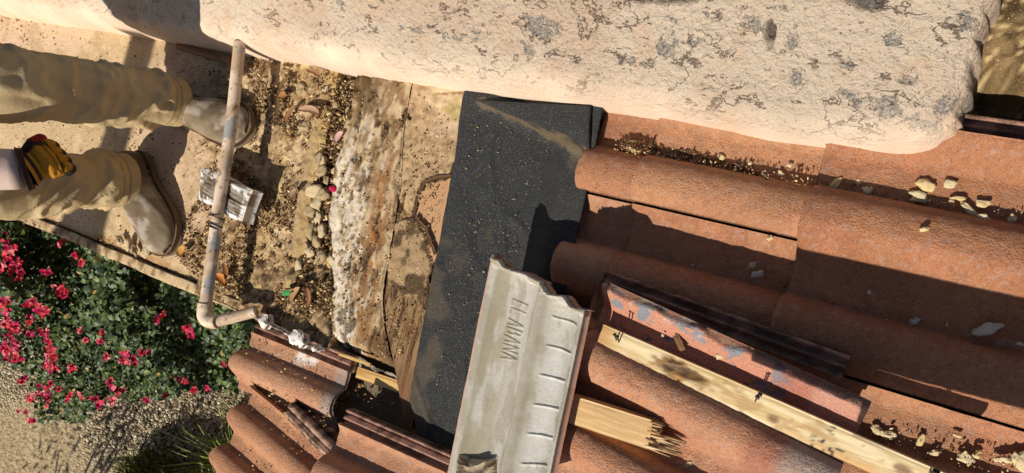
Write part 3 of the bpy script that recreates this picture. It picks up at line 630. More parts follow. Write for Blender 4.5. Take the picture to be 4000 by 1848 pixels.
for i in range(4):
    roof_tile('roof_tile', 'terracotta tile of the lower roof beyond the bottom edge', [-1.3, -.91, -.52, -.13][i], -1.25+.03*i, .372, .08, z0=.05, seed=90+i, group='tiles of the lower roof past the picture', lug=False, tone=i, st=.01)
# bits of ribbed lip left standing where E2 meets the gap
V = []
uu, k = np.meshgrid(np.linspace(0, 1, 40), np.arange(10), indexing='ij')
yl_ = np.array([0, .006, .010, .014, .018, .022, .028, .034, .040, .042]); zl = np.array([.0, .002, .008, .008, .0, .0, .009, .009, .004, -.006])
pA, pB = np.array([-1.105, -.548]), np.array([-.926, -.600]); d = (pB-pA)/np.linalg.norm(pB-pA); nn_ = np.array([-d[1], d[0]])
T = np.zeros(uu.shape+(3,)); T[..., 0] = pA[0]+(pB-pA)[0]*uu+nn_[0]*yl_[k]; T[..., 1] = pA[1]+(pB-pA)[1]*uu+nn_[1]*yl_[k]; T[..., 2] = .048+zl[k]
B = T.copy(); B[..., 2] = .01; V, Q = shell(T, B); Cl = mix(full(uu, c(205, 165, 140)), full(uu, c(110, 84, 66)), ss(.4, .6, fb(T[..., 0], T[..., 1], 90, 3)))
mesh('interlock_lip', V, Q, m_tile, np.concatenate([Cl.reshape(-1, 3)]*2), e2)
# white paint spill and mortar along the lip of the eave tile by the elbow
pL, pR = up(975, 1230, .045), up(1240, 1370, .045)
u, v = np.meshgrid(np.linspace(0, 1, 90), np.linspace(-1, 1, 16), indexing='ij')
wd = .017*ss(.36, .6, fb(u*.3, u*0, 36, 5, 3))*ss(0, .05, u)*ss(1, .92, u)+.001
T = pL+(pR-pL)*u[..., None]; T = T+np.stack([u*0, v*wd, -.004+.006*(1-v*v)+(fb(u*.3, v*.02, 60, 6)-.5)*.010], -1); B = T.copy(); B[..., 2] = .02
Cw = mix(full(u, c(238, 232, 224)), full(u, c(150, 125, 95)), ss(.48, .6, fb(u*.3, v*.02, 60, 8))*ss(1., .2, u*0+.8))
V, Q = shell(T, B); o = mesh('paint_spill', V, Q, m_chip, np.concatenate([Cw.reshape(-1, 3)]*2)); tag(o, 'dried white paint and mortar smeared along the eave tile lip by the pipe elbow', 'paint spill')
# grey torn felt strip between the eave tiles and the rotten board
u, v = np.meshgrid(np.linspace(0, 1, 120), np.linspace(0, 1, 14), indexing='ij')
A = [up(*p, -.012) for p in [(990, 1195), (1150, 1290), (1310, 1345), (1420, 1400), (1560, 1480), (1640, 1560)]]; Bq = [up(*p, -.03) for p in [(985, 1240), (1140, 1330), (1300, 1400), (1400, 1450), (1540, 1530), (1620, 1600)]]
A = np.stack([np.interp(u[:, 0], np.linspace(0, 1, 6), np.array(A)[:, k]) for k in range(3)], -1); Bq = np.stack([np.interp(u[:, 0], np.linspace(0, 1, 6), np.array(Bq)[:, k]) for k in range(3)], -1)
T = A[:, None]*(1-v[..., None])+Bq[:, None]*v[..., None]; jz = (fb(T[..., 0], T[..., 1], 60, 12)-.5)
T[..., 1] += (fb(T[..., 0], T[..., 0]*0, 45, 13)-.5)*.016; T[..., 2] += jz*.02; B = T.copy(); B[..., 2] -= .003
Cl = mix(full(u, c(150, 140, 122)), full(u, c(84, 74, 62)), ss(.4, .6, fb(T[..., 0], T[..., 1], 45, 14)))
V, Q = shell(T, B); o = mesh('torn_underlay', V, Q, m_chip, np.concatenate([Cl.reshape(-1, 3)]*2)); tag(o, 'ragged grey strip of torn underlay along the foot of the boards', 'underlay')

# ------------------------------------------------------------------ loose tiles, batten, offcut
G3 = 'loose roof tiles lying on top of the field'
b_lo = roof_tile('roof_tile', 'brown loose tile lying in shade under the flaking tile, its ribbed lip showing', -.432, -.046, .36, .06, pitch=.14, ln=.428, z0=.100, zt=.125, ang=rad(-3.6), h=.04, seed=101, group=G3, lug=True, tone=1)
def flaky(x, y, zz, C):
    f_ = ss(.595, .63, fb(x*.8, y*1.3, 48, 55, 5, gain=.6)+.10*ss(.06, .0, -y)-.035)*ss(.36, .32, x)*ss(-.10, -.06, y)
    br = .012*ss(.012, .0, -y-.004-(fb(x, x*0, 40, 56, 3)-.4)*.016)
    if C is None: return zz - br - .0015*f_
    C = mix(C, full(x, c(212, 146, 122)), .7*ss(-.12, -.08, y)); C = mix(C, full(x, c(140, 142, 150)), f_)
    C = mix(C, full(x, c(232, 208, 182)), ss(.64, .70, fb(x, y, 40, 57, 3))*ss(.03, .0, -y)*ss(.3, .2, x))
    C = mix(C, full(x, c(110, 78, 60)), .8*ss(.005, .0, br-.004)*0+.7*ss(.004, .010, br))
    C = mix(C, full(x, c(150, 85, 75)), .5*ss(.29, .32, x)*ss(.37, .35, x))
    return C
flk = roof_tile('roof_tile', 'flaking loose tile on top carrying the long batten, grey patches and bare grey end', -.388, -.030, .36, .092, pitch=.14, ln=.43, z0=.142, zt=.168, ang=rad(-7.8), h=.046, seed=103, group=G3, lug=False, tail=.352, paint=flaky, tone=2, st=.0032)

def lumber(name, A, Bv, w, th, col, grainseed, ends=None, parent=None, org=None, wear=None, m=None):
    """a sawn stick from A to B (centre line of its top face), w wide, th thick"""
    A = np.array(A, float); Bv = np.array(Bv, float); ln = np.linalg.norm(Bv-A); t_ = (Bv-A)/ln; sd = np.cross([0, 0, 1.], t_); sd /= np.linalg.norm(sd); nz_ = np.cross(t_, sd)
    n = int(ln/.004)+2; m_ = max(int(w/.003), 6)
    u, v = np.meshgrid(np.linspace(0, 1, n), np.linspace(-1, 1, m_), indexing='ij'); x = u*ln
    e0 = (fb(v*.02, v*0, 90, grainseed)-.5)*.004
    X_ = x+e0; yy = v*w/2+(fb(x, x*0, 8, grainseed+1)-.5)*.002
    zz = (fb(x*.08, yy, 300, grainseed+2)-.5)*.0012-.002*ss(.9, 1, np.abs(v))
    T = A+X_[..., None]*t_+yy[..., None]*sd+zz[..., None]*nz_; B = T-nz_*th
    g_ = fb(x*.05, yy, 240, grainseed+3, 3); C = mix(full(x, col[0]), full(x, col[1]), ss(.38, .62, g_))
    if wear is not None: C, dz = wear(x, yy, C); T = T+dz[..., None]*nz_
    V, Q = shell(T, B); return mesh(name, V, Q, m or m_lumber, np.concatenate([C.reshape(-1, 3)]*2), parent, org=org)
def bwear(x, y, C):
    n = fb(x, y, 60, 201, 4); ng = fb(x*.2, y, 150, 202, 3)
    r_ = ss(1.15, .7, np.hypot((x-.145)/.052, (y-.002)/.014)+(n-.5)*1.2); C = mix(C, full(x, c(142, 104, 58)), .95*r_*ss(.3, .5, ng+.1)); C = mix(C, full(x, c(74, 54, 32)), .9*r_*ss(.46, .54, ng))
    r2 = ss(1.1, .6, np.hypot((x-.225)/.05, (y-.0)/.016)+(n-.5)*1.6); C = mix(C, full(x, c(176, 132, 72)), .7*r2*ss(.4, .6, ng))
    lo = ss(-.004, -.018, y+(n-.5)*.012)*ss(.1, .3, np.abs(x-.27)+.1); C = mix(C, full(x, c(212, 150, 92)), .75*lo)
    C = mix(C, full(x, c(196, 140, 80)), .7*ss(.04, .0, x+(n-.5)*.03)); C = mix(C, full(x, c(180, 138, 86)), .55*ss(.58, .66, fb(x*.5, y, 70, 205, 4))); kn = np.minimum(np.hypot((x-.30)/.010, (y+.006)/.006), np.hypot((x-.47)/.012, (y-.004)/.006)); C = mix(C, full(x, c(120, 80, 46)), .8*ss(1.2, .5, kn+(n-.5)))
    dots = ss(.66, .70, fb(x, y, 260, 203, 2))*ss(.04, .01, np.abs(x-.385-.6*(y)) ); C = mix(C, full(x, c(52, 44, 34)), dots)
    return C, -.003*r_*ss(.5, .62, ng)
bat = thing('wooden_batten', 'long pale roofing batten with nails lying in the valley of the flaking tile', 'batten', (-.38, -.126, .15))
A, Bv = (up(2340, 1312, .174)), up(3790, 1965, .200)
lumber('strip', A, Bv, .042, .016, [c(236, 216, 172), c(216, 188, 136)], 211, parent=bat, wear=bwear)
L_ = []
def nail(p0, lean, ln, r=.0013):
    P = np.array([p0, np.array(p0)+np.array(lean)*ln]); V, Q = tube(np.linspace(P[0], P[1], 3), r, 6); H, HQ = tube(np.array([P[1]-np.array(lean)*.001, P[1]+np.array(lean)*.001]), .003, 8); return [(V, Q, c(70, 60, 50)), (H, HQ, c(80, 70, 60))]
for (px, py) in ((2408, 1330), (2418, 1338), (2950, 1568), (2962, 1560), (3632, 1846), (3642, 1850)):
    tmesh('nail', nail(up(px, py, .172+.03*(px-2340)/1450), (.12, .35, .93), .032 if px < 3600 else .022), m_nail, bat)
# short broken batten under the grey tile
bb = thing('broken_batten', 'short snapped batten with splintered end sticking out from under the grey tile', 'batten', (-.36, -.26, .17))
A, Bv = up(2215, 1597, .195), up(2540, 1700, .195)
w_ = .046
lumber('strip', A, Bv, w_, .030, [c(226, 190, 138), c(206, 166, 114)], 221, parent=bb)
t_ = (Bv-A)/np.linalg.norm(Bv-A); sd = np.cross([0, 0, 1.], t_); L_ = []
for i in range(170):
    v = random.uniform(-1, 1); dz = random.uniform(-.027, -.001); ln = random.uniform(.006, .022)+(.042*random.random() if v < .1 else 0)*(1 if dz < -.004 else .5)
    p = Bv-t_*.006+sd*v*w_*.46+np.array([0, 0, dz]); q = p+t_*ln+sd*random.uniform(-.003, .003)+np.array([0, 0, random.uniform(-.004, .003)])
    V, Q = tube(np.array([p, (p+q)/2, q]), np.array([1., .85, .3])*random.uniform(.0012, .0036), 4)
    L_.append((V, Q, [c(186, 146, 96), c(214, 180, 132), c(104, 76, 50), c(226, 200, 156)][i % 4]))
tmesh('splinters', L_, m_lumber, bb)

# ------------------------------------------------------------------ the overturned grey tile
gt = thing('overturned_tile', 'overturned grey concrete tile with raised letters, leaning across the black felt', 'roof tile', (-.54, -.28, .08))
C0 = up(1930, 1000, .126); C1 = up(2292, 1205, .232); D0 = up(1752, 1870, .130); D1 = up(2140, 1925, .232)
D0 = C0+(D0-C0)*1.0; nu, nv = 300, 150
u, v = np.meshgrid(np.linspace(0, 1, nu), np.linspace(0, 1, nv), indexing='ij')
P = C0*((1-u)*(1-v))[..., None]+C1*((1-u)*v)[..., None]+D0*(u*(1-v))[..., None]+D1*(u*v)[..., None]
ey = (D0-C0)/np.linalg.norm(D0-C0); ex = (C1-C0)/np.linalg.norm(C1-C0); en = np.cross(ey, ex); en /= np.linalg.norm(en)
if en[2] < 0: en = -en
Ln = np.linalg.norm(D0-C0); Wn = np.linalg.norm(C1-C0); su = u*Ln; sv = v*Wn
def gprof(v):   # hollow of two barrels seen from below, step between them
    a = -.034*np.sin(np.pi*np.clip((v-.06)/.50, 0, 1))**.8; b_ = -.020*np.sin(np.pi*np.clip((v-.62)/.34, 0, 1))**.9
    return a+b_+.006*ss(.05, 0., v)+.010*ss(.06, .0, np.abs(v-.585))+.004*ss(.94, 1, v)
hgt = gprof(v)
lob = np.maximum(np.sin(np.pi*np.clip((v-.02)/.52, 0, 1))**.6, .9*np.sin(np.pi*np.clip((v-.60)/.40, 0, 1))**.6)
hgt += .052*ss(.05, .012, u)*lob-.010*ss(.008, 0, u)                      # raised head end
hgt += (fb(su, sv, 18, 301)-.5)*.002+(fb(su, sv, 220, 302)-.5)*.0007
hgt += ss(.62, .7, fb(su, sv, 200, 303))*.003*ss(.10, .02, u)*ss(.5, .6, v)
# four low ribs across the narrow hollow
for k, uq in enumerate((.125, .275, .425, .575, .725, .875)):
    rr = np.abs(u-uq+(v-.8)*.06+(fb(v, v*0, 9, 310+k)-.5)*.008); hgt += .0028*ss(.0085, .002, rr)*ss(.665, .69, v)*ss(.93, .9, v)
# maker's letters, read down the tile
FONT = {'E': [(0, 0, 0, 6), (0, 6, 4, 6), (0, 3, 3, 3), (0, 0, 4, 0)], 'L': [(0, 6, 0, 0), (0, 0, 4, 0)], 'A': [(0, 0, 2, 6), (2, 6, 4, 0), (.8, 2.2, 3.2, 2.2)], 'B': [(0, 0, 0, 6), (0, 6, 3, 5.6), (3, 5.6, 3, 3.4), (3, 3.4, 0, 3), (3, 3.2, 3.8, 2), (3.8, 2, 3.2, .2), (3.2, .2, 0, 0)], 'N': [(0, 0, 0, 6), (0, 6, 4, 0), (4, 0, 4, 6)],
        '4': [(3, 0, 3, 6), (3, 6, 0, 2), (0, 2, 4, 2)], '5': [(4, 6, 0, 6), (0, 6, 0, 3.4), (0, 3.4, 3.6, 3.2), (3.6, 3.2, 3.8, .8), (3.8, .8, 0, 0)], '3': [(0, 6, 4, 6), (4, 6, 4, 0), (4, 0, 0, 0), (1, 3, 4, 3)], '8': [(0, 0, 4, 0), (4, 0, 4, 6), (4, 6, 0, 6), (0, 6, 0, 0), (0, 3, 4, 3)], '-': [(0, 3, 3, 3)], '\'': [(1, 4, 1, 6)]}
def letters(txt, u0, v0, lu, lv, hh, wd):
    """letters run along u (down the tile), their tops towards larger v"""
    global hgt
    cu = u0
    for ch in txt:
        for (ax, ay, bx, by) in FONT.get(ch, []):
            d = segd(u*Ln, v*Wn, [((cu+ax/4*lu)*Ln, (v0+ay/6*lv)*Wn), ((cu+bx/4*lu)*Ln, (v0+by/6*lv)*Wn)])
            hgt = hgt+hh*ss(wd, wd*.45, d)*(hgt*0+1)*.999*(1 if True else 0) if False else np.maximum(hgt, gbase+hh*ss(wd, wd*.45, d))
        cu += lu*1.5 if ch != ' ' else lu*.5
gbase = hgt.copy()
letters('EL ABANA', .155, .19, .0262, .135, .0022, .0019)
letters("4'5-38", .80, .42, .019, .07, .0022, .0014)
T = P+en*hgt[..., None]
T = T+ey*((1-u)**12*(fb(v*Wn, v*0, 30, 305)-.5)*.02)[..., None]
thk = .016; Bt = T-en*thk
dirt = ss(.5, .62, fb(su*.4, sv, 45, 306, 4)); stain = ss(.10, .28, v)*ss(.50, .3, v)
C = mix(full(u, c(190, 186, 176)), full(u, c(160, 152, 136)), .7*dirt); C = mix(C, full(u, c(158, 148, 122)), .75*ss(.34, .16, v)*ss(.03, .08, v)*ss(.35, .6, fb(su*.15, sv, 90, 307)+.1)); C = mix(C, full(u, c(158, 148, 124)), .6*ss(.5, .56, v)*ss(.72, .6, v))
C = mix(C, full(u, c(196, 160, 138)), .8*ss(.035, .0, v)); C = mix(C, full(u, c(140, 122, 98)), .6*ss(.05, .01, u)*ss(.4, .6, fb(su, sv, 80, 308))); C = mix(C, full(u, c(205, 204, 200)), .6*ss(.6, .8, v)*ss(.96, .9, v)*ss(.45, .6, fb(su, sv, 22, 309)))
C = mix(C, full(u, c(128, 116, 92)), .4*ss(.0004, .0014, hgt-gbase)); C2 = full(u, c(176, 118, 92)); V, Q = shell(T, Bt); mesh('body', V, Q, m_gtile, np.concatenate([C.reshape(-1, 3), np.array(C2).reshape(-1, 3)]), gt)
# mortar dollop clinging to the lower left of the grey tile
u, v = np.meshgrid(np.linspace(0, 1, 60), np.linspace(0, 1, 60), indexing='ij')
q0, q1, q2, q3 = up(1785, 1755, .134), up(1935, 1785, .140), up(1960, 1890, .140), up(1770, 1890, .134)
T = q0*((1-u)*(1-v))[..., None]+q1*(u*(1-v))[..., None]+q2*(u*v)[..., None]+q3*((1-u)*v)[..., None]
ph_ = (v*3.1+u*u*1.2+(fb(u*.1, v*.1, 40, 3)-.5)*.5); ph_ = ph_-np.floor(ph_); e_ = np.minimum(np.minimum(u, 1-u), v)
T[..., 2] += .012*ph_**1.5*ss(0, .15, e_)-.006*ss(.08, 0, e_)+(fb(u*.1, v*.1, 90, 4)-.5)*.003; T[..., 1] -= .012*u*(1-u)*4; B = T.copy(); B[..., 2] = np.minimum(T[..., 2]-.004, .09)
V, Q = shell(T, B); o = mesh('mortar_lump', V, Q, m_chip, np.concatenate([mix(full(u, c(186, 172, 148)), full(u, c(140, 118, 92)), ss(.4, .6, fb(u*.1, v*.1, 60, 5))).reshape(-1, 3)]*2)); tag(o, 'rippled mortar lump at the lower left of the grey tile', 'mortar')
# unseen plank on a tile stack, added out of the picture to shade the tiles
st_ = []
for i in range(9):
    roof_tile('unseen_tile', 'added unseen terracotta tile in the stack under the shading plank, past the right edge', .44, -.36, .30, .05, pitch=.15, ln=.42, z0=.115+.0405*i, zt=.115+.0405*i, h=.03, seed=120+i, group='stack of added unseen tiles', lug=False, st=.012, tone=i)
pl = thing('shade_plank', 'added unseen plank on the stack of tiles past the lower right corner, shading the tiles', 'plank', (.5, -.4, .48), None)
lumber('board', (.012, -.390, .50), (.86, -.392, .50), .072, .022, [c(200, 170, 120), c(170, 135, 90)], 231, parent=pl); lumber('shade_strip', (-.145, -.366, .513), (.50, -.374, .513), .072, .004, [c(200, 170, 120), c(170, 135, 90)], 232, parent=pl)  # board and thin strip sized for the shadow they throw
# ------------------------------------------------------------------ painted pipe and its block
pp = thing('painted_pipe', 'chipped cream painted conduit pipe crossing the roof and turning down at an elbow', 'pipe', (-1.5, -.05, .09))
def smooth_path(pts, n):
    pts = np.array(pts, float); d = np.r_[0, np.cumsum(np.linalg.norm(np.diff(pts, axis=0), axis=1))]
    return np.stack([np.interp(np.linspace(0, d[-1], n), d, pts[:, k]) for k in range(3)], -1)
def pipe_part(name, pts, r, n, parent):
    P = smooth_path(pts, n); V, Q = tube(P, r, 28); th = np.tile(np.arange(28), n); th = np.r_[th, 0, 0]
    chipn = fb(V[:, 0]*2.2, V[:, 1]*.55, 26, 401, 4, V[:, 2]*2.2); grey_ = ss(.58, .60, chipn)*ss(.38, .5, fb(V[:, 0], V[:, 1], 5, 403))
    C = mix(np.broadcast_to(c(232, 208, 182), V.shape), np.broadcast_to(c(200, 172, 142), V.shape), ss(.4, .6, fb(V[:, 0], V[:, 1], 30, 402, 3, V[:, 2])))
    C = mix(C, np.broadcast_to(c(165, 165, 162), V.shape), grey_); C = mix(C, np.broadcast_to(c(120, 90, 62), V.shape), .8*ss(.70, .74, fb(V[:, 0], V[:, 1], 150, 404, 2, V[:, 2])))
    return mesh(name, V, Q, m_pvc, C, parent)
pz = .098
a = up(937, 165, pz); b1 = up(905, 480, pz); b2 = up(858, 780, pz); b3 = up(822, 1050, pz); b4 = up(803, 1190, pz)
pipe_part('long_run', [a, b1, b2, b3, b4], .0150, 220, pp)
# elbow: sweeps round and runs back to the lip of the eave tiles
e0 = up(803, 1185, pz); ec = up(795, 1246, pz-.004); e1_ = up(845, 1262, pz-.012); e2_ = up(985, 1222, .052)
arc = []
for q in np.linspace(0, 1, 14): arc.append((1-q)**2*up(800, 1205, pz)+2*q*(1-q)*up(788, 1262, pz-.002)+q*q*up(850, 1256, pz-.010))
pipe_part('elbow', [e0]+arc, np.r_[np.full(6, .0245), np.full(40, .0245)][:46] if False else .0178, 46, pp)
pipe_part('short_run', [up(838, 1258, pz-.009), up(1000, 1216, .046)], .0144, 60, pp)
# wood block with split grain
blk = thing('wood_block', 'weathered white painted wood block strapped under the pipe', 'wood block', (-1.45, -.09, .0))
zt_ = .085
q0, q1, q2, q3 = up(783, 648, zt_), up(975, 745, zt_), up(938, 872, zt_), up(768, 775, zt_)
u, v = np.meshgrid(np.linspace(0, 1, 110), np.linspace(0, 1, 46), indexing='ij')
T = q0*((1-u)*(1-v))[..., None]+q1*(u*(1-v))[..., None]+q2*(u*v)[..., None]+q3*((1-u)*v)[..., None]
g_ = fb(u*.35, v*3.2, 5, 411, 5); split = ss(.05, .0, np.abs(fb(u*.5, v*9, 1.0, 412, 2)-.5))*ss(.03, .1, u)
edge = np.minimum(np.minimum(u*2.2, (1-u)*2.2), np.minimum(v, 1-v)); T[..., 2] += ((g_-.5)*.006-.004*split)*ss(0, .08, edge)-.004*ss(.06, 0, edge)+(fb(u*.24, v*.1, 14, 419)-.5)*.008
T[..., 0] += (fb(v*.1, v*0, 14, 413)-.5)*.016*np.abs(2*u-1)**4; T[..., 1] += (fb(u*.24, u*0, 14, 418)-.5)*.012*np.abs(2*v-1)**4
pw = ss(.20, .12, edge+(fb(u*2.2, v, 9, 414, 4)-.5)*.28)
C = mix(full(u, c(160, 150, 136)), full(u, c(104, 94, 82)), ss(.4, .6, g_)); C = mix(C, full(u, c(52, 44, 36)), .8*split); C = mix(C, full(u, c(236, 232, 225)), pw)
C = mix(C, full(u, c(120, 92, 60)), .8*ss(.54, .62, fb(u*2.2, v, 7, 415, 4)))
B = T.copy(); B[..., 2] = .045; V, Q = shell(T, B); Cb = mix(full(u, c(188, 160, 130)), full(u, c(210, 200, 190)), u)
mesh('block', V, Q, m_wood, np.concatenate([C.reshape(-1, 3), Cb.reshape(-1, 3)]), blk)
fc = up(862, 762, .06); V, Q = boxv(fc[0], fc[1], .022, .07, .05, .05, rad(-8), seg=6); mesh('foot', V, Q, m_wood, np.broadcast_to(c(150, 125, 95), V.shape), blk)
pc = up(845, 868, pz); L_ = []
for k, dy in enumerate((-.016, -.008, .012)):
    th = np.linspace(0, 2*math.pi, 20); P = np.stack([pc[0]+.0180*np.cos(th), np.full(20, pc[1]+dy)+.003*np.sin(th), pz+.0180*np.sin(th)], -1); V, Q = tube(P, .0016, 6, False); L_.append((V, Q, c(150, 136, 116)))
tmesh('tie_wire', L_, m_nail, blk)

# ------------------------------------------------------------------ chips, leaves, litter
def chip(px, py, sx, sy, ang, z, col, label, group, cat='mortar chip', name='mortar_chip', hgt=.35, sd=0):
    P = up(px, py, z); V, Fs = lump(P[0], P[1], P[2]+sx*hgt*.6, sx, sy, sx*hgt, ang, sd, 3, .6)
    o = tmesh(name, [(V, Fs, col)], m_chip, None, smooth=False); return tag(o, label, cat, group)
cream = c(216, 197, 158)
def tz(X, Y, z0=.055):        # height of the tiled field
    return z0 + float(prof(np.array([-(Y-.217)/PT]), .052)[0])
CH = [(3262, 728, 34, 13, -1.2, 'long cream mortar chip, first on the sunlit tile right of the step'), (3385, 745, 17, 16, .4, 'cream chip right of the long one, beside a dark flake'), (3350, 712, 9, 9, 0, 'small chip above the dark flake under the parapet'),
      (3617, 724, 30, 21, .5, 'rounded cream chip, uppermost of the pair below the parapet corner'), (3590, 768, 34, 22, -.2, 'broad ragged cream chip, lower of the pair below the parapet corner'), (3715, 722, 20, 18, 0, 'single tan chip right of the pair under the parapet corner'),
      (3745, 776, 25, 10, -.1, 'flat cream chip above the long curved chip at the right'), (3715, 788, 9, 7, 0, 'tiny cream pebble left of the flat chip at the right'), (3780, 815, 37, 13, .6, 'long curved cream chip near the right edge, largest there'), (3835, 795, 22, 12, -.2, 'upper end piece of the long curved chip near the right edge'), (3842, 850, 18, 11, .3, 'small tan chip below the long curved chip'), (3952, 855, 13, 17, .2, 'chip at the far right under the parapet, near the picture edge'),
      (3612, 895, 16, 10, -.4, 'pale chip on the shaded slope below the ragged chip'), (3050, 680, 14, 11, .2, 'cream chip left of the joint, in the valley under the parapet'), (3082, 648, 10, 7, .2, 'small chip tucked highest under the parapet, left of the joint'), (2820, 615, 14, 12, .4, 'cream chip amid the twigs in the valley'), (2930, 638, 9, 8, 0, 'small chip between twigs and the joint'), (2985, 680, 16, 10, .3, 'tan chip at the right end of the twig litter'),
      (3010, 930, 16, 9, -.6, 'cream chip on the step edge above the shade'), (2940, 1035, 13, 16, .1, 'white angular chip in the shaded valley, upper of two'), (2965, 1072, 22, 16, -.3, 'white triangular chip in the shaded valley, lower of two'), (3395, 1140, 10, 8, 0, 'small chip in the shade right of the step'), (3570, 1255, 14, 20, .5, 'cream chip in the long shadow with a dark knot'),
      (3845, 1290, 46, 18, -.6, 'large flat grey flake in the long shadow by the right edge'), (3985, 1345, 10, 7, 0, 'small chip at the right edge below the grey flake'),
      (3425, 1680, 25, 20, .5, 'cream chip by the grey tile end, largest of the group in the low valley'), (3472, 1700, 26, 14, -.2, 'cream chip beside the largest one in the low valley'), (3597, 1722, 10, 24, .1, 'upright sliver in the low valley'), (3650, 1768, 22, 8, -.5, 'thin tan sliver lower in the valley'), (3770, 1792, 27, 17, .1, 'cream chip near the batten at lower right'), (3815, 1780, 12, 9, 0, 'small white chip at lower right'), (3912, 1795, 26, 11, -.4, 'flat chip toward the lower right corner'), (3985, 1795, 34, 30, .2, 'big white chip in the lower right corner'), (3735, 1700, 15, 6, .2, 'thin cream flake above the lower right chips'),
      (2810, 1392, 17, 11, -.4, 'cream pebble on the flaking tile above the batten'), (2740, 1500+0, 1, 1, 0, ''), (2868, 1385, 6, 28, .2, 'pale peeled curl on the flaking tile'), (2590, 1310, 7, 6, 0, 'tiny pale fleck on the flaking tile'), (2325, 1395, 8, 14, .3, 'pale fleck below the left end of the batten'), (2690, 1812, 18, 8, -.8, 'cream sliver at the bottom edge below the broken batten')]
for i, (px, py, a_, b_, an, lb) in enumerate(CH):
    if not lb: continue
    z = .05
    if 2300 < px < 2900 and 1290 < py < 1450: z = .165
    elif px < 2340: z = .19
    elif px < 2720 and py > 1700: z = .155
    else:
        for _ in range(3): q = up(px, py, z); z = tz(q[0], q[1], .057 if q[0] > -.12 else .043)
    sc = (1.3-z)*.887/2700; q = up(px, py, z)
    cl = c(205, 190, 170) if (py > 1000 and py < 1350) else (cream if i % 3 else c(215, 190, 140))
    chip(px, py, a_*sc*.92, b_*sc*.95, -an, z, cl, lb[0].lower()+lb[1:], 'mortar chips scattered on the tiles', sd=i*3+1, hgt=.38)
# chunks in the gap beside the rotten board and around the boots
CK = [(1243, 625, 16, 30), (1268, 640, 12, 22), (1262, 668, 24, 16), (1235, 745, 30, 24), (1270, 760, 30, 20), (1248, 790, 26, 18), (1218, 830, 18, 20), (1252, 850, 20, 14), (1226, 905, 28, 18), (1262, 900, 20, 18), (1245, 940, 22, 14), (1215, 980, 16, 22), (1200, 960, 14, 12), (1310, 670, 9, 14), (1315, 415, 16, 11), (1275, 350, 12, 12), (1185, 350, 22, 18), (1170, 1030, 14, 24), (1398, 520, 8, 16), (1425, 477, 10, 12), (1205, 490, 14, 18), (1300, 1020, 14, 18), (1260, 1000, 26, 14), (1230, 870, 16, 12), (1278, 705, 14, 12), (505, 960, 20, 14), (530, 975, 18, 12), (575, 985, 14, 18), (600, 972, 16, 10), (480, 945, 22, 8), (350, 470, 10, 10), (65, 72, 9, 9), (215, 470, 9, 8)]
for i, (px, py, a_, b_) in enumerate(CK):
    z = .0 if px > 1160 and px < 1330 else .012; q = up(px, py, z); dpt = (q-CP) @ AX; sc = dpt/2700
    if px < 700: lb, gr = 'crumbs of tan mortar lying round the boots and deck edge', 'mortar crumbs round the boots'
    else: lb, gr = 'cream mortar lump among those filling the joint left of the rotten board', 'mortar lumps in the open joint'
    chip(px, py, a_*sc*1.1, b_*sc*1.1, .2*i, z-.004, c(202, 182, 144) if i % 2 else c(176, 154, 118), lb, gr, name='mortar_lump', cat='mortar lump', sd=50+i, hgt=.5)
def leaf(px, py, ln, wd, ang, z, col, label, group, name='dry_leaf', curl=.25, cat='leaf'):
    P = up(px, py, z); n = 14; t_ = np.linspace(-1, 1, n); w_ = wd/2*np.sqrt(np.clip(1-t_**2, .02, 1)); bend = .12*ln*(1-t_**2)
    u = t_*ln/2; ca, sa = math.cos(ang), math.sin(ang); G = []
    for s_ in np.linspace(-1, 1, 5):
        y_ = s_*w_+bend; zz = .003+curl*wd*s_*s_+.15*ln*curl*t_**2; G.append(np.stack([P[0]+u*ca-y_*sa, P[1]+u*sa+y_*ca, P[2]+zz], -1))
    T = np.stack(G, 1); B = T-[0, 0, .0008]; V, Q = shell(T, B); o = mesh(name, V, Q, m_debris, np.broadcast_to(col, V.shape)); return tag(o, label, cat, group)
LV = [(1215, 442, .075, .018, .02, c(176, 142, 114), 'long curved pinkish leaf lying across the edge of the plywood'), (1115, 330, .045, .014, 1.0, c(120, 95, 60), 'olive lance shaped leaf under the parapet, right of the pipe shadow'), (1085, 420, .05, .016, -1.3, c(110, 88, 62), 'dark folded leaf above the curved pink leaf'), (1140, 450, .055, .015, 1.2, c(150, 112, 80), 'brown leaf propped beside the curved pink leaf'), (1110, 380, .03, .02, .3, c(158, 114, 74), 'small orange brown leaf left of the curved leaf'),
      (1230, 290, .05, .014, -.2, c(150, 112, 84), 'curled leaf tucked highest under the parapet'), (1330, 540, .035, .018, 1.1, c(205, 165, 155), 'pale pink leaf beside the top of the rotten board'), (870, 1095, .05, .022, -.3, c(186, 124, 66), 'orange leaf by the lower pipe'), (885, 1060, .045, .018, -1.0, c(150, 100, 64), 'brown leaf above the orange leaf by the pipe'), (718, 985, .035, .025, .9, c(196, 146, 76), 'golden leaf between the boot and the pipe'), (556, 510, .024, .014, -1.2, c(150, 118, 80), 'tan leaf in the shadow band between the legs'),
      (1158, 1155, .05, .018, 1.2, c(180, 140, 98), 'upright tan leaf beside the green scrap'), (1205, 1165, .05, .014, -1.2, c(160, 110, 80), 'brown leaf right of the green scrap'), (1150, 760, .03, .016, 1.0, c(160, 130, 100), 'dry leaf left of the joint, level with the block'), (980, 760, .04, .02, .4, c(150, 110, 66), 'curled leaf in the shadow of the block'), (955, 700, .04, .02, 1.4, c(140, 96, 60), 'dark leaf in the shadow of the block, left one')]
for i, (px, py, ln, wd, an, cl, lb) in enumerate(LV):
    leaf(px, py, ln, wd, an, .016, cl, lb, 'dry leaves on the plywood')
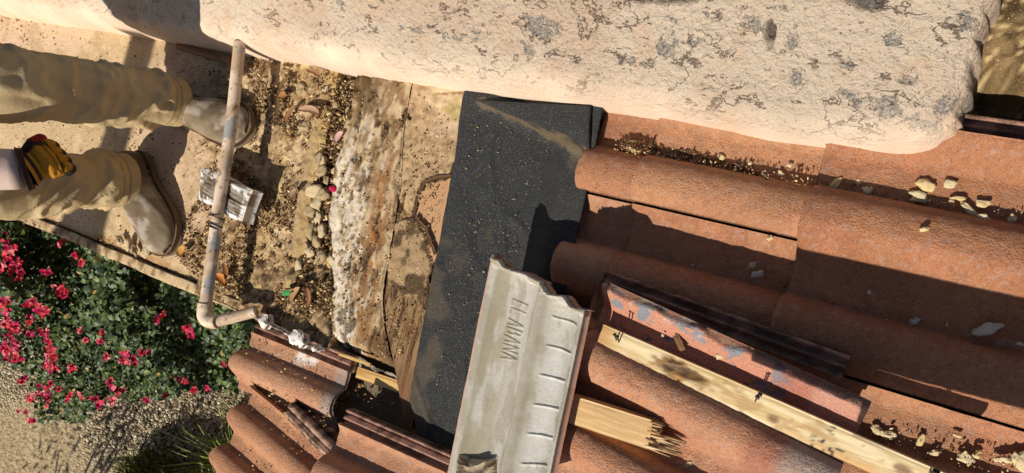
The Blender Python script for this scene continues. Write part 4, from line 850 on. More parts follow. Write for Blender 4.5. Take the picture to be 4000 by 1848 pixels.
q = up(1117, 1145, .03); V, Q = boxv(q[0], q[1], q[2], .026, .012, .002, rad(20), seg=6, bev=.001); o = tmesh('plastic_scrap', [(V, Q, c(60, 150, 80))], m_pvc); tag(o, 'small bright green plastic scrap in the sand drift', 'plastic scrap')
V, Fs = lump(*up(1298, 738, .01), .010, .008, .006, 0, 4, 2, .5); o = tmesh('flower_petal', [(V, Fs, c(200, 40, 80))], m_debris); tag(o, 'small crimson petal in the joint left of the rotten board', 'petal')
# splintered shim and slivers near the gap
o = lumber('wood_shim', up(1392, 1455, -.010), up(1576, 1518, -.004), .026, .007, [c(214, 174, 110), c(192, 148, 88)], 241); tag(o, 'split yellow wood shim lying in the gap above the ribbed tile lip', 'wood shim')
o = lumber('wood_sliver', up(1322, 1383, .015), up(1446, 1427, .015), .007, .004, [c(215, 180, 115), c(190, 150, 90)], 242); tag(o, 'thin pale wood sliver pointing at the yellow shim', 'wood sliver')
o = lumber('wood_lath', up(688, 178, .016), up(895, 236, .02), .018, .010, [c(170, 124, 84), c(140, 98, 62)], 243); tag(o, 'thin brown wood lath between the parapet and the pipe', 'wood lath')
V, Q = boxv(*up(2300*0+2652, 1340, .17), .028, .010, .004, rad(-50), seg=5); o = tmesh('wood_flake', [(V, Q, c(120, 86, 56))], m_lumber); tag(o, 'small brown wood flake standing at the upper edge of the long batten', 'wood flake')

def scatter(name, n, fn, pal, smin, smax, flat, label, cat, seed, elong=1.6):
    r = np.random.default_rng(seed); P = fn(n*3, r)[:n]; n = len(P)
    sz = (smin+(smax-smin)*r.random(n)**4.5)*.62; an = r.random(n)*6.28; el = 1+r.random(n)*(elong-1)
    k = 5; th = np.linspace(0, 2*math.pi, k, endpoint=False)+0*sz[:, None]; th = th+r.normal(0, .3, (n, k)); rr = .45+.85*r.random((n, k)); bx = rr*np.cos(th)*(sz*el)[:, None]; by = rr*np.sin(th)*sz[:, None]
    tl = (r.random((n, k))-.3)*sz[:, None]*flat
    X_ = P[:, 0:1]+bx*np.cos(an)[:, None]-by*np.sin(an)[:, None]; Y_ = P[:, 1:2]+bx*np.sin(an)[:, None]+by*np.cos(an)[:, None]
    Z1 = P[:, 2:3]+tl*.7+sz[:, None]*flat*.35; Z0 = P[:, 2:3]-.004+0*tl
    top = np.stack([X_, Y_, Z1], -1); bot = np.stack([X_, Y_, Z0], -1); V = np.concatenate([top, bot], 1).reshape(-1, 3); b0 = np.arange(n)[:, None]*2*k
    Fs = []
    for j in range(1, k-1): Fs.append(np.concatenate([b0, b0+j, b0+j+1], 1))
    for j in range(k): j2 = (j+1) % k; Fs.append(np.concatenate([b0+j, b0+k+j, b0+j2], 1)); Fs.append(np.concatenate([b0+j2, b0+k+j, b0+k+j2], 1))
    Fs = np.concatenate(Fs); pal = np.array(pal); ci = pal[r.integers(0, len(pal), n)]*(.8+.4*r.random((n, 1))); C = np.repeat(ci, 2*k, 0)
    o = mesh(name, V, Fs, m_debris, C, smooth=False); return tag(o, label, cat, kind='stuff')
def px_region(poly, z, dens=None):
    pts = np.array([up(x, y, z) for x, y in poly]); lo, hi = pts.min(0), pts.max(0); pl_ = [(p[0], p[1]) for p in pts]
    def f(n, r):
        m = n*6; X = lo[0]+(hi[0]-lo[0])*r.random(m); Y = lo[1]+(hi[1]-lo[1])*r.random(m); k = inpoly(X, Y, pl_)
        if dens is not None: k &= r.random(m) < dens(X, Y)
        return np.stack([X[k], Y[k], np.full(k.sum(), z)], -1)
    return f
pal_d = [c(132, 102, 68), c(96, 72, 50), c(190, 158, 110), c(140, 108, 74), c(214, 190, 142), c(104, 78, 54), c(150, 110, 72), c(84, 64, 44), c(112, 86, 60)]
pal_l = [c(232, 214, 172), c(215, 185, 130), c(180, 145, 98), c(110, 82, 54), c(70, 52, 36)]
clump = lambda X, Y: ss(.42, .62, fb(X, Y, 16, 501, 3))
scatter('leaf_litter', 5200, px_region([(990, 210), (1300, 290), (1270, 430), (1190, 600), (1120, 1000), (1250, 1150), (1300, 1330), (990, 1180), (800, 1100), (660, 1000), (840, 600), (900, 220)], .006, lambda X, Y: .12+.9*clump(X, Y)*ss(-1.9, -1.45, X)), pal_d, .0010, .0055, .6, 'small leaf litter and crumbs strewn round the pipe and block', 'litter', 5, 3.)
scatter('joint_litter', 2600, px_region([(1290, 300), (1470, 335), (1420, 640), (1330, 700), (1310, 1000), (1180, 1060), (1230, 640)], -.006, None), pal_d, .0013, .0065, .7, 'coarse litter of leaves and crumbs packed in the joint', 'litter', 6, 3.2)
scatter('deck_grit', 2600, px_region([(0, 50), (900, 210), (1000, 1100), (500, 990), (0, 850)], .003, lambda X, Y: .15+.85*clump(X, Y)), pal_l, .0010, .0045, .6, 'fine grit on the plywood round the boots', 'grit', 7)
scatter('drift_crumbs', 2400, px_region([(800, 1090), (1300, 1100), (1310, 1330), (1150, 1290), (960, 1180)], .010, None), pal_d, .0012, .006, .7, 'crumbs and bark bits in the sand drift', 'litter', 8)
scatter('valley_twigs', 420, px_region([(2405, 535), (2700, 590), (3000, 680), (3000, 705), (2700, 650), (2400, 590)], .046, None), pal_d, .0010, .0060, .8, 'twigs and bark crumbs in the tile valley under the parapet', 'twigs', 9, 5.)
scatter('tile_crumbs', 420, px_region([(2400, 560), (3200, 700), (4000, 830), (4000, 900), (3200, 770), (2400, 620)], .060, None), [c(232, 210, 160), c(205, 170, 120), c(110, 75, 50)], .001, .0038, .7, 'fine mortar crumbs in the valley below the parapet', 'crumbs', 10)
scatter('low_valley_crumbs', 150, px_region([(3400, 1650), (4000, 1800), (4000, 1848), (3650, 1848), (3400, 1720)], .063, None), [c(232, 210, 160), c(205, 170, 120), c(90, 62, 42)], .001, .0045, .7, 'mortar crumbs in the valley at the lower right', 'crumbs', 11)
scatter('shade_crumbs', 260, px_region([(2550, 1000), (3900, 1300), (3700, 1380), (2600, 1120)], .062, None), [c(200, 180, 150), c(150, 110, 80), c(90, 62, 42)], .0008, .0036, .6, 'scattered crumbs on the shaded tiles', 'crumbs', 12)
scatter('felt_grit', 350, px_region([(1830, 400), (2300, 520), (2250, 900), (2200, 1100), (1700, 1550), (1720, 1130)], .024, lambda X, Y: .2+.8*clump(X, Y)), [c(190, 160, 110), c(150, 120, 80), c(215, 200, 165)], .0006, .0022, .6, 'grit specks on the black felt', 'grit', 13)
scatter('board_grit', 2200, px_region([(1330, 300), (1800, 400), (1700, 900), (1640, 1250), (1540, 1440), (1330, 1290), (1330, 650)], .012, None), pal_l+[c(52, 38, 28)], .0007, .0034, .6, 'grit and rot crumbs on the opened boards', 'grit', 14)
scatter('eave_grit', 330, px_region([(960, 1310), (1300, 1540), (1250, 1800), (930, 1848), (930, 1500)], .045, None), [c(205, 160, 90), c(150, 105, 60), c(232, 210, 160)], .0010, .0040, .6, 'sandy crumbs in the valleys of the eave tiles', 'crumbs', 15)
scatter('gap_rubble', 160, px_region([(1230, 1480), (1340, 1390), (1620, 1540), (1600, 1640), (1380, 1600), (1260, 1640)], -.03, None), pal_d+pal_l, .0015, .008, .9, 'rubble crumbs on the paper in the gap between the tiles', 'rubble', 16)
# ------------------------------------------------------------------ the worker
m_trs = mat('work_trousers', None, .9, jit=((900, .05), (60, .04)), bump=((420, .0009, 'n'), (60, .002, 'n')), spec=.1)
m_boot = mat('suede_boot', None, .7, jit=((400, .1),), bump=((500, .0005, 'n'),), spec=.35)
m_skin = mat('skin', tuple(c(190, 130, 100)), .6)
m_glv = mat('leather_glove', None, .8, jit=((500, .12),), bump=((450, .0008, 'n'),), spec=.2)
m_shirt = mat('work_shirt', None, .9, bump=((300, .0008, 'n'),), spec=.1)
wk = thing('person', 'stooping person in tan work trousers, dusty boots and yellow gloves on the plywood', 'person', (-1.75, -.05, 0))
CUF1 = up(700, 400, .075); CUF2 = up(490, 705, .085)
K1 = up(-20, 322, .50); K2 = up(-20, 725, .40)
HIP1 = np.array([-2.14, .01, .90]); HIP2 = np.array([-2.14, -.19, .90])
def leg(c0, kn, hip, seed, r0):
    P = np.array([c0, c0*.72+kn*.28, c0*.4+kn*.6, kn, kn*.5+hip*.5+np.array([.02, 0, 0]), hip]); d = np.r_[0, np.cumsum(np.linalg.norm(np.diff(P, axis=0), axis=1))]
    n, m = 190, 72; s_ = np.linspace(0, d[-1], n); C_ = np.stack([np.interp(s_, d, P[:, k]) for k in range(3)], -1)
    for _ in range(30): C_[1:-1] = (C_[:-2]+C_[1:-1]*2+C_[2:])/4
    R_ = np.interp(s_, d, r0); T_ = np.gradient(C_, axis=0); T_ /= np.linalg.norm(T_, axis=1)[:, None]
    th = np.linspace(0, 2*math.pi, m, endpoint=False); A_ = np.array([0, 1., 0]); N0 = A_-T_*(T_ @ A_)[:, None]; N0 /= np.linalg.norm(N0, axis=1)[:, None]; B0 = np.cross(T_, N0)
    S_, TH_ = np.meshgrid(s_, th, indexing='ij'); cx_, sy_ = np.cos(TH_), np.sin(TH_)
    # sagging folds: rings that slant round the leg and bunch above the cuff
    f1 = fb(cx_*.055, sy_*.055, 24, seed, 2, S_*1.0+.012*np.sin(TH_*1+seed)+cx_*.03)
    rg = 1-np.abs(f1-.5)*5.2; rg = np.clip(rg, 0, 1)**1.2
    bunch = np.exp(-((S_-.075)/.035)**2)+.75*np.exp(-((S_-.2)/.07)**2)+.35+.5*np.exp(-((S_-.42)/.06)**2)
    f2 = fb(cx_*.07, sy_*.07, 38, seed+7, 3, S_*.8)-.5; f3 = fb(cx_*.07, sy_*.07, 9, seed+9, 2, S_*.6)-.5
    dr = rg*.015*bunch + f2*.004*bunch + f3*.012
    hem = ss(.05, .046, S_)*.0015+ss(.0, .006, S_)*0
    dr = np.where(S_ < .05, dr*.35, dr)+hem
    Rr_ = R_[:, None]*(1+.10*np.abs(cx_))+dr
    V = C_[:, None, :]+Rr_[..., None]*(cx_[..., None]*N0[:, None, :]+sy_[..., None]*B0[:, None, :])
    Q = []; i, j = np.meshgrid(np.arange(n-1), np.arange(m), indexing='ij'); a = i*m+j; b_ = i*m+(j+1) % m
    Q = np.stack([a, b_, b_+m, a+m], -1).reshape(-1, 4)[:, ::1]
    base = c(200, 176, 134); C = mix(full(S_, base), full(S_, c(186, 160, 118)), ss(.4, .65, fb(cx_*.08, sy_*.08, 10, seed+3, 2, S_))*.4)
    seam = ss(.0035, .001, np.abs(S_-.048))+ss(.003, .001, np.abs(S_-.030)); C = mix(C, full(S_, c(120, 98, 66)), .6*np.clip(seam, 0, 1))
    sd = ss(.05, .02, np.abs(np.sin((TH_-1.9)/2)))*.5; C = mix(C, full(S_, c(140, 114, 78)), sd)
    # inside of the cuff, so the opening is not paper thin
    inn = C_[:12, None, :]+(Rr_[:12]-.003)[..., None]*(cx_[:12][..., None]*N0[:12, None, :]+sy_[:12][..., None]*B0[:12, None, :])
    k0 = n*m; i, j = np.meshgrid(np.arange(11), np.arange(m), indexing='ij'); a = i*m+j+k0; b_ = i*m+(j+1) % m+k0
    Q2 = np.stack([a, a+m, b_+m, b_], -1).reshape(-1, 4); j = np.arange(m); Q3 = np.stack([j, j+k0, (j+1) % m+k0, (j+1) % m], -1)
    VV = np.concatenate([V.reshape(-1, 3), inn.reshape(-1, 3)]); CC = np.concatenate([C.reshape(-1, 3), np.broadcast_to(c(110, 90, 62), (12*m, 3))])
    return VV, np.concatenate([Q, Q2, Q3]), CC
l1 = leg(CUF1, K1, HIP1, 601, [.058, .060, .066, .074, .088, .10])
l2 = leg(CUF2, K2, HIP2, 631, [.066, .062, .064, .074, .088, .10])
V, Fs = lump(-2.15, -.09, .94, .15, .185, .15, 0, 3, 4, .08); pel = (V, Fs, c(170, 144, 106))
tmesh('trousers', [l1, l2, pel], m_trs, wk)
def boot(name, heel, toe, wsc, seed, ankle):
    ln = np.linalg.norm((toe-heel)[:2]); d = (toe-heel)/np.linalg.norm(toe-heel); d[2] = 0; d /= np.linalg.norm(d); sd = np.array([-d[1], d[0], 0])
    t = np.array([0, .03, .10, .22, .36, .5, .64, .78, .9, .97, 1.0]); hw = np.array([.018, .030, .037, .038, .036, .040, .047, .050, .043, .028, .012])*wsc
    ht = np.array([.05, .085, .098, .108, .108, .098, .082, .068, .058, .046, .034])
    tt = np.linspace(0, 1, 60); HW = np.interp(tt, t, hw); HT = np.interp(tt, t, ht); 
    for _ in range(3): HW[1:-1] = (HW[:-2]+HW[1:-1]*2+HW[2:])/4; HT[1:-1] = (HT[:-2]+HT[1:-1]*2+HT[2:])/4
    n, m = 60, 40; th = np.linspace(0, math.pi, m); U, TH_ = np.meshgrid(tt, th, indexing='ij')
    yy = np.cos(TH_)*HW[:, None]*(1+.0*U); zz = .020+(HT[:, None]-.020)*np.sin(TH_)**.62
    cr = (fb(U*.3, yy, 45, seed, 3)-.5)*.006+ss(.02, .0, np.abs(fb(U*.28+.01*np.sin(TH_*3), yy*.25, 26, seed+2)-.5))*-.0015*ss(.45, .6, U)*ss(.85, .75, U)
    T = heel+d*(U*ln)[..., None]+sd*yy[..., None]+np.array([0, 0, 1.])*(zz+cr)[..., None]; T[..., 2] = (zz+cr)
    B = T.copy(); B[..., 2] = .018
    C = mix(full(U, c(150, 132, 106)), full(U, c(108, 90, 68)), ss(.35, .65, fb(U*.3, yy, 14, seed+3, 4)+(.55-U)*.3))
    C = mix(C, full(U, c(200, 190, 176)), .5*ss(.55, .7, fb(U*.3, yy, 26, seed+4))*ss(.3, .6, U)); stz = .020+.012; C = mix(C, full(U, c(100, 84, 64)), .7*ss(.004, .001, np.abs(zz-.034)))
    V, Q = shell(T, B); o_ = mesh(name, V, Q, m_boot, np.concatenate([C.reshape(-1, 3)]*2), wk)
    # welted sole
    yy2 = np.linspace(-1, 1, 9); U2, Y2 = np.meshgrid(np.linspace(-.02, 1.025, 50), yy2, indexing='ij'); hw2 = np.interp(U2, [-.02, 0, .03, .10, .22, .36, .5, .64, .78, .9, .97, 1.025], [.006, .024, .036, .043, .044, .040, .045, .053, .056, .049, .034, .006])*wsc
    T = heel+d*(U2*ln)[..., None]+sd*(Y2*hw2)[..., None]; T[..., 2] = .024; B = T.copy(); B[..., 2] = .004; V, Q = shell(T, B)
    mesh('sole', V, Q, m_boot, np.broadcast_to(c(120, 100, 76), V.shape), o_)
    # ankle shaft inside the cuff
    P = np.array([heel+d*ln*.26+[0, 0, .07], heel+d*ln*.24+[0, 0, .11], ankle+[0, 0, .09]]); P[0][2] = .07; V, Q = tube(smooth_path(P, 10), [.040]*10, 20); mesh('shaft', V, Q, m_boot, np.broadcast_to(c(120, 104, 84), V.shape), o_)
h1 = up(640, 405, .03); t1 = up(962, 500, .03); h2 = up(500, 610, .03); t2 = up(648, 978, .03)
boot('boot', h1, t1, 1.18, 641, CUF1); boot('boot', h2, t2, 1.22, 651, CUF2)
# body: one skinned figure, mostly above the picture
def skinned(name, J, E_, root, m, parent, sub=2):
    me = bpy.data.meshes.new(name); p0 = np.array(parent['_o']); me.from_pydata([tuple(np.array(j[0])-p0) for j in J], E_, []); o_ = bpy.data.objects.new(name, me); COL.objects.link(o_); o_.parent = parent
    md = o_.modifiers.new('skin', 'SKIN'); md.use_smooth_shade = True
    for k, j in enumerate(J):
        r = j[1] if isinstance(j[1], tuple) else (j[1], j[1]); me.skin_vertices[0].data[k].radius = r; me.skin_vertices[0].data[k].use_root = (k == root)
    sb = o_.modifiers.new('sub', 'SUBSURF'); sb.levels = sub; sb.render_levels = sub; me.materials.append(m); return o_
SH = np.array([-1.86, -.06, 1.40]); W_R = up(100, 662, .45); W_R = np.array(W_R); EL_R = np.array([-1.98, -.30, .88])
ELL = np.array([-1.98, .24, .98]); WL = np.array([-1.80, .12, .96])
J = [((-2.15, -.085, .94), (.15, .10)), ((-2.12, -.08, 1.10), (.14, .10)), ((-2.02, -.07, 1.28), (.17, .11)), ((-1.97, -.06, 1.38), .06), ((-1.94, -.055, 1.44), .055), ((-1.90, -.05, 1.52), (.075, .09)), ((-1.89, -.05, 1.60), (.07, .085)),
     ((-2.00, -.25, 1.28), .06), (tuple(EL_R), .045), (tuple(W_R*.6+EL_R*.4), .036), (tuple(W_R), .029), ((-2.00, .12, 1.28), .06), (tuple(ELL), .045), (tuple(WL), .03),
     (tuple(HIP1), .085), (tuple(K1*.97+HIP1*.03), .052), (tuple(CUF1+[0, 0, .03]), .036), (tuple(HIP2), .085), (tuple(K2*.97+HIP2*.03), .052), (tuple(CUF2+[0, 0, .03]), .036)]
Ed = [(0, 1), (1, 2), (2, 3), (3, 4), (4, 5), (5, 6), (2, 7), (7, 8), (8, 9), (9, 10), (2, 11), (11, 12), (12, 13), (0, 14), (14, 15), (15, 16), (0, 17), (17, 18), (18, 19)]
skinned('body', J, Ed, 0, m_skin, wk)
# shirt and its sleeves, rolled cuff pale
L_ = []
def sleeve(P, R_, col, seed, n=50):
    P = smooth_path(P, n); R_ = np.interp(np.linspace(0, 1, n), np.linspace(0, 1, len(R_)), R_); V, Q = tube(P, R_, 36); V = V+(fb(V[:, 0], V[:, 1], 22, seed, 3, V[:, 2])[:, None]-.5)*.010; return (V, Q, col)
slc = c(214, 190, 176)
L_.append(sleeve([(-2.01, -.20, 1.30), EL_R, EL_R*.30+W_R*.70, EL_R*.01+W_R*.99], [.105, .07, .050, .044], slc, 3))
L_.append(sleeve([(-2.01, .08, 1.30), ELL, ELL*.3+WL*.7], [.105, .065, .05], slc, 4))
L_.append(sleeve([(-2.16, -.085, .92), (-2.12, -.08, 1.10), (-2.02, -.07, 1.30), (-1.98, -.065, 1.37)], [.16, .165, .19, .09], slc, 5))
tmesh('shirt', L_, m_shirt, wk)
V, Fs = lump(-1.895, -.05, 1.62, .105, .10, .075, 0, 8, 3, .1); tmesh('cap', [(V, Fs, c(70, 66, 60))], m_shirt, wk)
# eyes, nose, mouth and ears of the bowed face
L_ = []
for s_ in (-1, 1):
    V, Fs = lump(-1.808, -.05+s_*.033, 1.545, .010, .015, .008, 0, 1, 2, .02); L_.append((V, Fs, c(60, 45, 36))); V, Fs = lump(-1.905, -.05+s_*.088, 1.54, .022, .010, .032, 0, 2, 2, .1); L_.append((V, Fs, c(190, 130, 100)))
V, Fs = lump(-1.795, -.05, 1.51, .018, .014, .024, 0, 3, 2, .05); L_.append((V, Fs, c(196, 134, 104))); V, Fs = lump(-1.81, -.05, 1.475, .008, .026, .006, 0, 3, 2, .05); L_.append((V, Fs, c(150, 80, 70)))
for nm_, it in zip(('eye', 'ear', 'eye', 'ear', 'nose', 'mouth'), L_): tmesh(nm_, [it], m_trs, wk)
# gloved right hand, half closed
def gcol(V, base, dark, nrm_, cen, th_): 
    s_ = (V-cen) @ nrm_; return mix(np.broadcast_to(base, V.shape), np.broadcast_to(dark, V.shape), ss(th_, th_+.008, s_+(fb(V[:, 0], V[:, 1], 60, 3, 2, V[:, 2])-.5)*.01))
def glove(Wp, Kp, side, ylw, blk_, seed):
    """Wp wrist, Kp knuckles, side: unit vector towards the thumb"""
    f = Kp-Wp; hl = np.linalg.norm(f); f /= hl; side = side-f*(side @ f); side /= np.linalg.norm(side); bk = np.cross(side, f)
    if bk[2] < 0: bk = -bk
    out = []
    n, m = 40, 40; s_ = np.linspace(0, 1, n); th = np.linspace(0, 2*math.pi, m, endpoint=False); S_, TH_ = np.meshgrid(s_, th, indexing='ij')
    wd = np.interp(s_, [0, .12, .3, .6, .9, 1], [.042, .036, .034, .042, .044, .026]); tk = np.interp(s_, [0, .12, .3, .6, .9, 1], [.040, .034, .030, .032, .030, .015])
    Vg = Wp+f*(S_*hl)[..., None]+side*(np.cos(TH_)*wd[:, None])[..., None]+bk*(np.sin(TH_)*tk[:, None])[..., None]
    Vg = Vg+((fb(S_*.12, np.cos(TH_)*.04, 40, seed, 3, np.sin(TH_)*.04)-.5)*.010)[..., None]*(side*np.cos(TH_)[..., None]+bk*np.sin(TH_)[..., None])
    wr = ss(.05, .02, np.abs(S_-.34-.05*np.sin(TH_))); Vg = Vg-(wr*.004)[..., None]*bk
    i, j = np.meshgrid(np.arange(n-1), np.arange(m), indexing='ij'); a = i*m+j; b_ = i*m+(j+1) % m; Q = np.stack([a, b_, b_+m, a+m], -1).reshape(-1, 4)
    cap0 = len(Vg.reshape(-1, 3)); VV = np.vstack([Vg.reshape(-1, 3), (Wp+f*hl*1.02)[None]]); jj = np.arange(m); Qc = np.stack([(n-1)*m+jj, (n-1)*m+(jj+1) % m, np.full(m, cap0), np.full(m, cap0)], -1)
    Tq = np.concatenate([Q[:, [0, 1, 2]], Q[:, [0, 2, 3]], Qc[:, :3]])
    top = (np.sin(TH_)*.8+np.cos(TH_)*-.95); C = mix(full(S_, blk_), full(S_, ylw), ss(-.05, .12, top-.25*ss(.7, 1, S_)+(fb(S_, TH_, 3, seed)-.5)*.2)); C = mix(C, full(S_, blk_), ss(.30, .24, S_)*ss(.12, .16, S_)+ss(.04, .0, S_)); C = mix(C, full(S_, ylw*.6), .5*ss(.02, .005, np.abs(S_-.85)))
    out.append((VV, Tq, np.vstack([C.reshape(-1, 3), ylw[None]])))
    for k, (off, l_) in enumerate(((.032, .8), (.011, .9), (-.011, .86), (-.031, .7))):
        b0 = Wp+f*hl*.93+side*off+bk*.004; p1 = b0+f*.014*l_+bk*-.006; p2 = p1+f*.010-bk*.030*l_; p3 = p2-f*.018-bk*.014*l_; P = smooth_path([b0, p1, p2, p3], 22)
        for _ in range(4): P[1:-1] = (P[:-2]+P[1:-1]*2+P[2:])/4
        V, Q = tube(P, np.interp(np.linspace(0, 1, 22), [0, .45, .5, .9, 1], [.0135, .0125, .0130, .0115, .006]), 14)
        Cf = mix(np.broadcast_to(ylw, V.shape), np.broadcast_to(blk_, V.shape), ss(.012, .002, (V-p1) @ bk+.006)); out.append((V, Q, Cf))
    b0 = Wp+f*hl*.28+side*.030-bk*.004; p1 = b0+f*.028+side*.020-bk*.002; p2 = p1+f*.028+side*.006-bk*.006; P = smooth_path([b0, p1, p2], 16); V, Q = tube(P, np.interp(np.linspace(0, 1, 16), [0, .9, 1], [.016, .0135, .007]), 14)
    Ct = mix(np.broadcast_to(blk_, V.shape), np.broadcast_to(c(150, 40, 30), V.shape), ss(.45, .6, np.linspace(0, 1, 16).repeat(14).tolist()+[0, 1])); out.append((V, Q, Ct)); return out
KN = up(214, 612, .405); SD = up(130, 500, .42)-up(140, 640, .42)
tmesh('glove', glove(W_R, KN, SD, c(180, 126, 36), c(44, 37, 34), 701), m_glv, wk)
P = smooth_path([W_R+(W_R-EL_R)*-.012, W_R+(KN-W_R)*.10], 12); V, Q = tube(P, [.050, .050, .049, .048, .047, .047, .046, .046, .046, .046, .046, .044], 30); tmesh('glove_cuff', [(V, Q, c(62, 44, 40))], m_glv, wk)
tmesh('glove', glove(WL, WL+np.array([.10, -.01, -.05]), np.array([0, -1., 0]), c(196, 142, 36), c(52, 44, 40), 702), m_glv, wk)

# ------------------------------------------------------------------ unseen beam added out of the picture to cast a shade strip across the deck
bm_ = thing('shade_beam', 'added unseen beam on two posts left of the picture, casting a shade strip on the deck', 'beam', (-3.15, -1.6, 1.7))
def bar(name, A, Bv, wx, wz, col=(170, 130, 90)):
    A = np.array(A, float); Bv = np.array(Bv, float); mid = (A+Bv)/2; d = Bv-A; V, Q = boxv(0, 0, 0, np.linalg.norm(d), wx, wz, seg=20, wob=.0005)
    Rm = Vector(d).to_track_quat('X', 'Z').to_matrix(); V = V @ np.array(Rm).T+mid; return mesh(name, V, Q, mat('beam_wood', tuple(c(*col)), .8, jit=((30, .1),)), None, bm_, False)
bar('rail', (-2.19, -3.2, 2.1), (-2.19, -1.80, 2.1), .125, .09)
gx0 = upw(0, 0, 0)
gdn = np.array([-math.sin(PITCH), 0, -math.cos(PITCH)])
for yy in (-2.1, -3.1):
    p = np.array([-2.19, yy, 2.05]); wz = float((MRn @ p+MRt)[2]); bar('post', p, p+gdn*wz, .09, .09)
# ------------------------------------------------------------------ planting and ground below (world frame)
m_leaf = mat('bougainvillea_leaf', None, .5, jit=((30, .15),), spec=.32)
m_bract = mat('bougainvillea_bract', None, .6, jit=((60, .12),), spec=.25)
m_stem = mat('stem', None, .9, spec=.1)
def blades(Pn, D, U_, ln, wd, fold=.25, shape=(0, .75, 1, .7, .0)):
    """n leaves: base points, direction, up normal; five-station blades folded along the midrib"""
    n = len(Pn); S_ = np.cross(D, U_); S_ /= np.linalg.norm(S_, axis=1)[:, None]+1e-9; N_ = np.cross(S_, D); V = []
    st = np.array([0, .22, .5, .78, 1.]); w_ = np.array(shape); dr = np.array([0, .02, .0, -.06, -.16])
    for s, w, d_ in zip(st, w_, dr):
        c0 = Pn+D*(ln*s)[:, None]+N_*(ln*d_)[:, None]
        V += [c0-S_*(wd*w/2)[:, None]+N_*(wd*w*fold/2)[:, None], c0, c0+S_*(wd*w/2)[:, None]+N_*(wd*w*fold/2)[:, None]]
    V = np.stack(V, 1); k = 15; b0 = np.arange(n)[:, None]*k; Fs = []
    for r_i in range(4):
        for q_ in range(2):
            a = r_i*3+q_; Fs.append(np.concatenate([b0+a, b0+a+1, b0+a+4, b0+a+3], 1))
    return V.reshape(-1, 3), np.concatenate(Fs), k
def wthing(name, label, cat, org, group=None):
    o = thing(name, label, cat, org, group); ROOTS.remove(o); return o
bg_poly = [(-500, 700), (0, 845), (500, 1010), (985, 1190), (1010, 1400), (940, 1500), (700, 1540), (560, 1600), (400, 1560), (300, 1640), (170, 1640), (120, 1500), (60, 1440), (-500, 1450)]
r = np.random.default_rng(31)
org = upw(450, 1250, 0); bo = wthing('bougainvillea', 'dense green bougainvillea with crimson bracts growing against the house below the deck', 'shrub', org)
lo, hi = np.array([-500, 690]), np.array([1020, 1660]); N_ = 90000
px = lo[0]+(hi[0]-lo[0])*r.random(N_); py = lo[1]+(hi[1]-lo[1])*r.random(N_)
k = inpoly(px+(fb(px/1000, py/1000, 9, 3)-.5)*110, py+(fb(px/1000, py/1000, 9, 4)-.5)*110, bg_poly); px, py = px[k], py[k]
low = ss(1150, 1600, py); thin = ss(330, 60, px)*ss(950, 1250, py)
dens = (1-.62*thin)*(1-.35*low); k = r.random(len(px)) < dens*.85; px, py, low = px[k], py[k], low[k]
print('leaves', len(px))
top = 1.55-.75*low+(fb(px/1000, py/1000, 7, 5, 3)-.5)*.8; hz = top-np.abs(r.normal(0, .22, len(px)))
Pn = np.array([upw(a, b, z) for a, b, z in zip(px, py, hz)])
keep = r.random(len(Pn)) < .8
Pn = Pn[keep]; n = len(Pn); th = r.random(n)*6.28; tilt = r.normal(-.15, .45, n); D = np.stack([np.cos(th)*np.cos(tilt), np.sin(th)*np.cos(tilt), np.sin(tilt)], -1)
U_ = np.stack([r.normal(0, .45, n), r.normal(-.1, .45, n), np.ones(n)], -1); ln = r.uniform(.020, .038, n); wd = ln*r.uniform(.55, .8, n)
V, Q, k5 = blades(Pn, D, U_, ln, wd)
lc = np.array([c(84, 106, 54), c(62, 86, 44), c(112, 130, 68), c(48, 68, 36), c(92, 110, 66)])*.74
C = np.repeat(lc[r.integers(0, 5, n)]*(.75+.5*r.random((n, 1))), k5, 0); yl = r.random(n) < .012; C[np.repeat(yl, k5)] = c(190, 160, 90)
world_mesh('foliage', V, Q, m_leaf, C, bo)
# woody stems
L_ = []
for i in range(60):
    a = upw(r.uniform(0, 950), 0, 0)*0; b0 = org+np.array([r.uniform(-.9, .9), r.uniform(-.2, .6), 0]); j = r.integers(0, n); tip = Pn[j]-[0, 0, .05]; mid = (b0+tip)/2+np.array([r.normal(0, .1), r.normal(0, .1), .25]); q = np.linspace(0, 1, 9)[:, None]
    P = (1-q)**2*b0+2*q*(1-q)*mid+q*q*tip; V, Q = tube(P, np.linspace(.008, .002, 9), 5); L_.append((V, Q, c(110, 92, 62)))
v_ = [x_[0] for x_ in L_]; tm = tmesh('stems', L_, m_stem, bo)
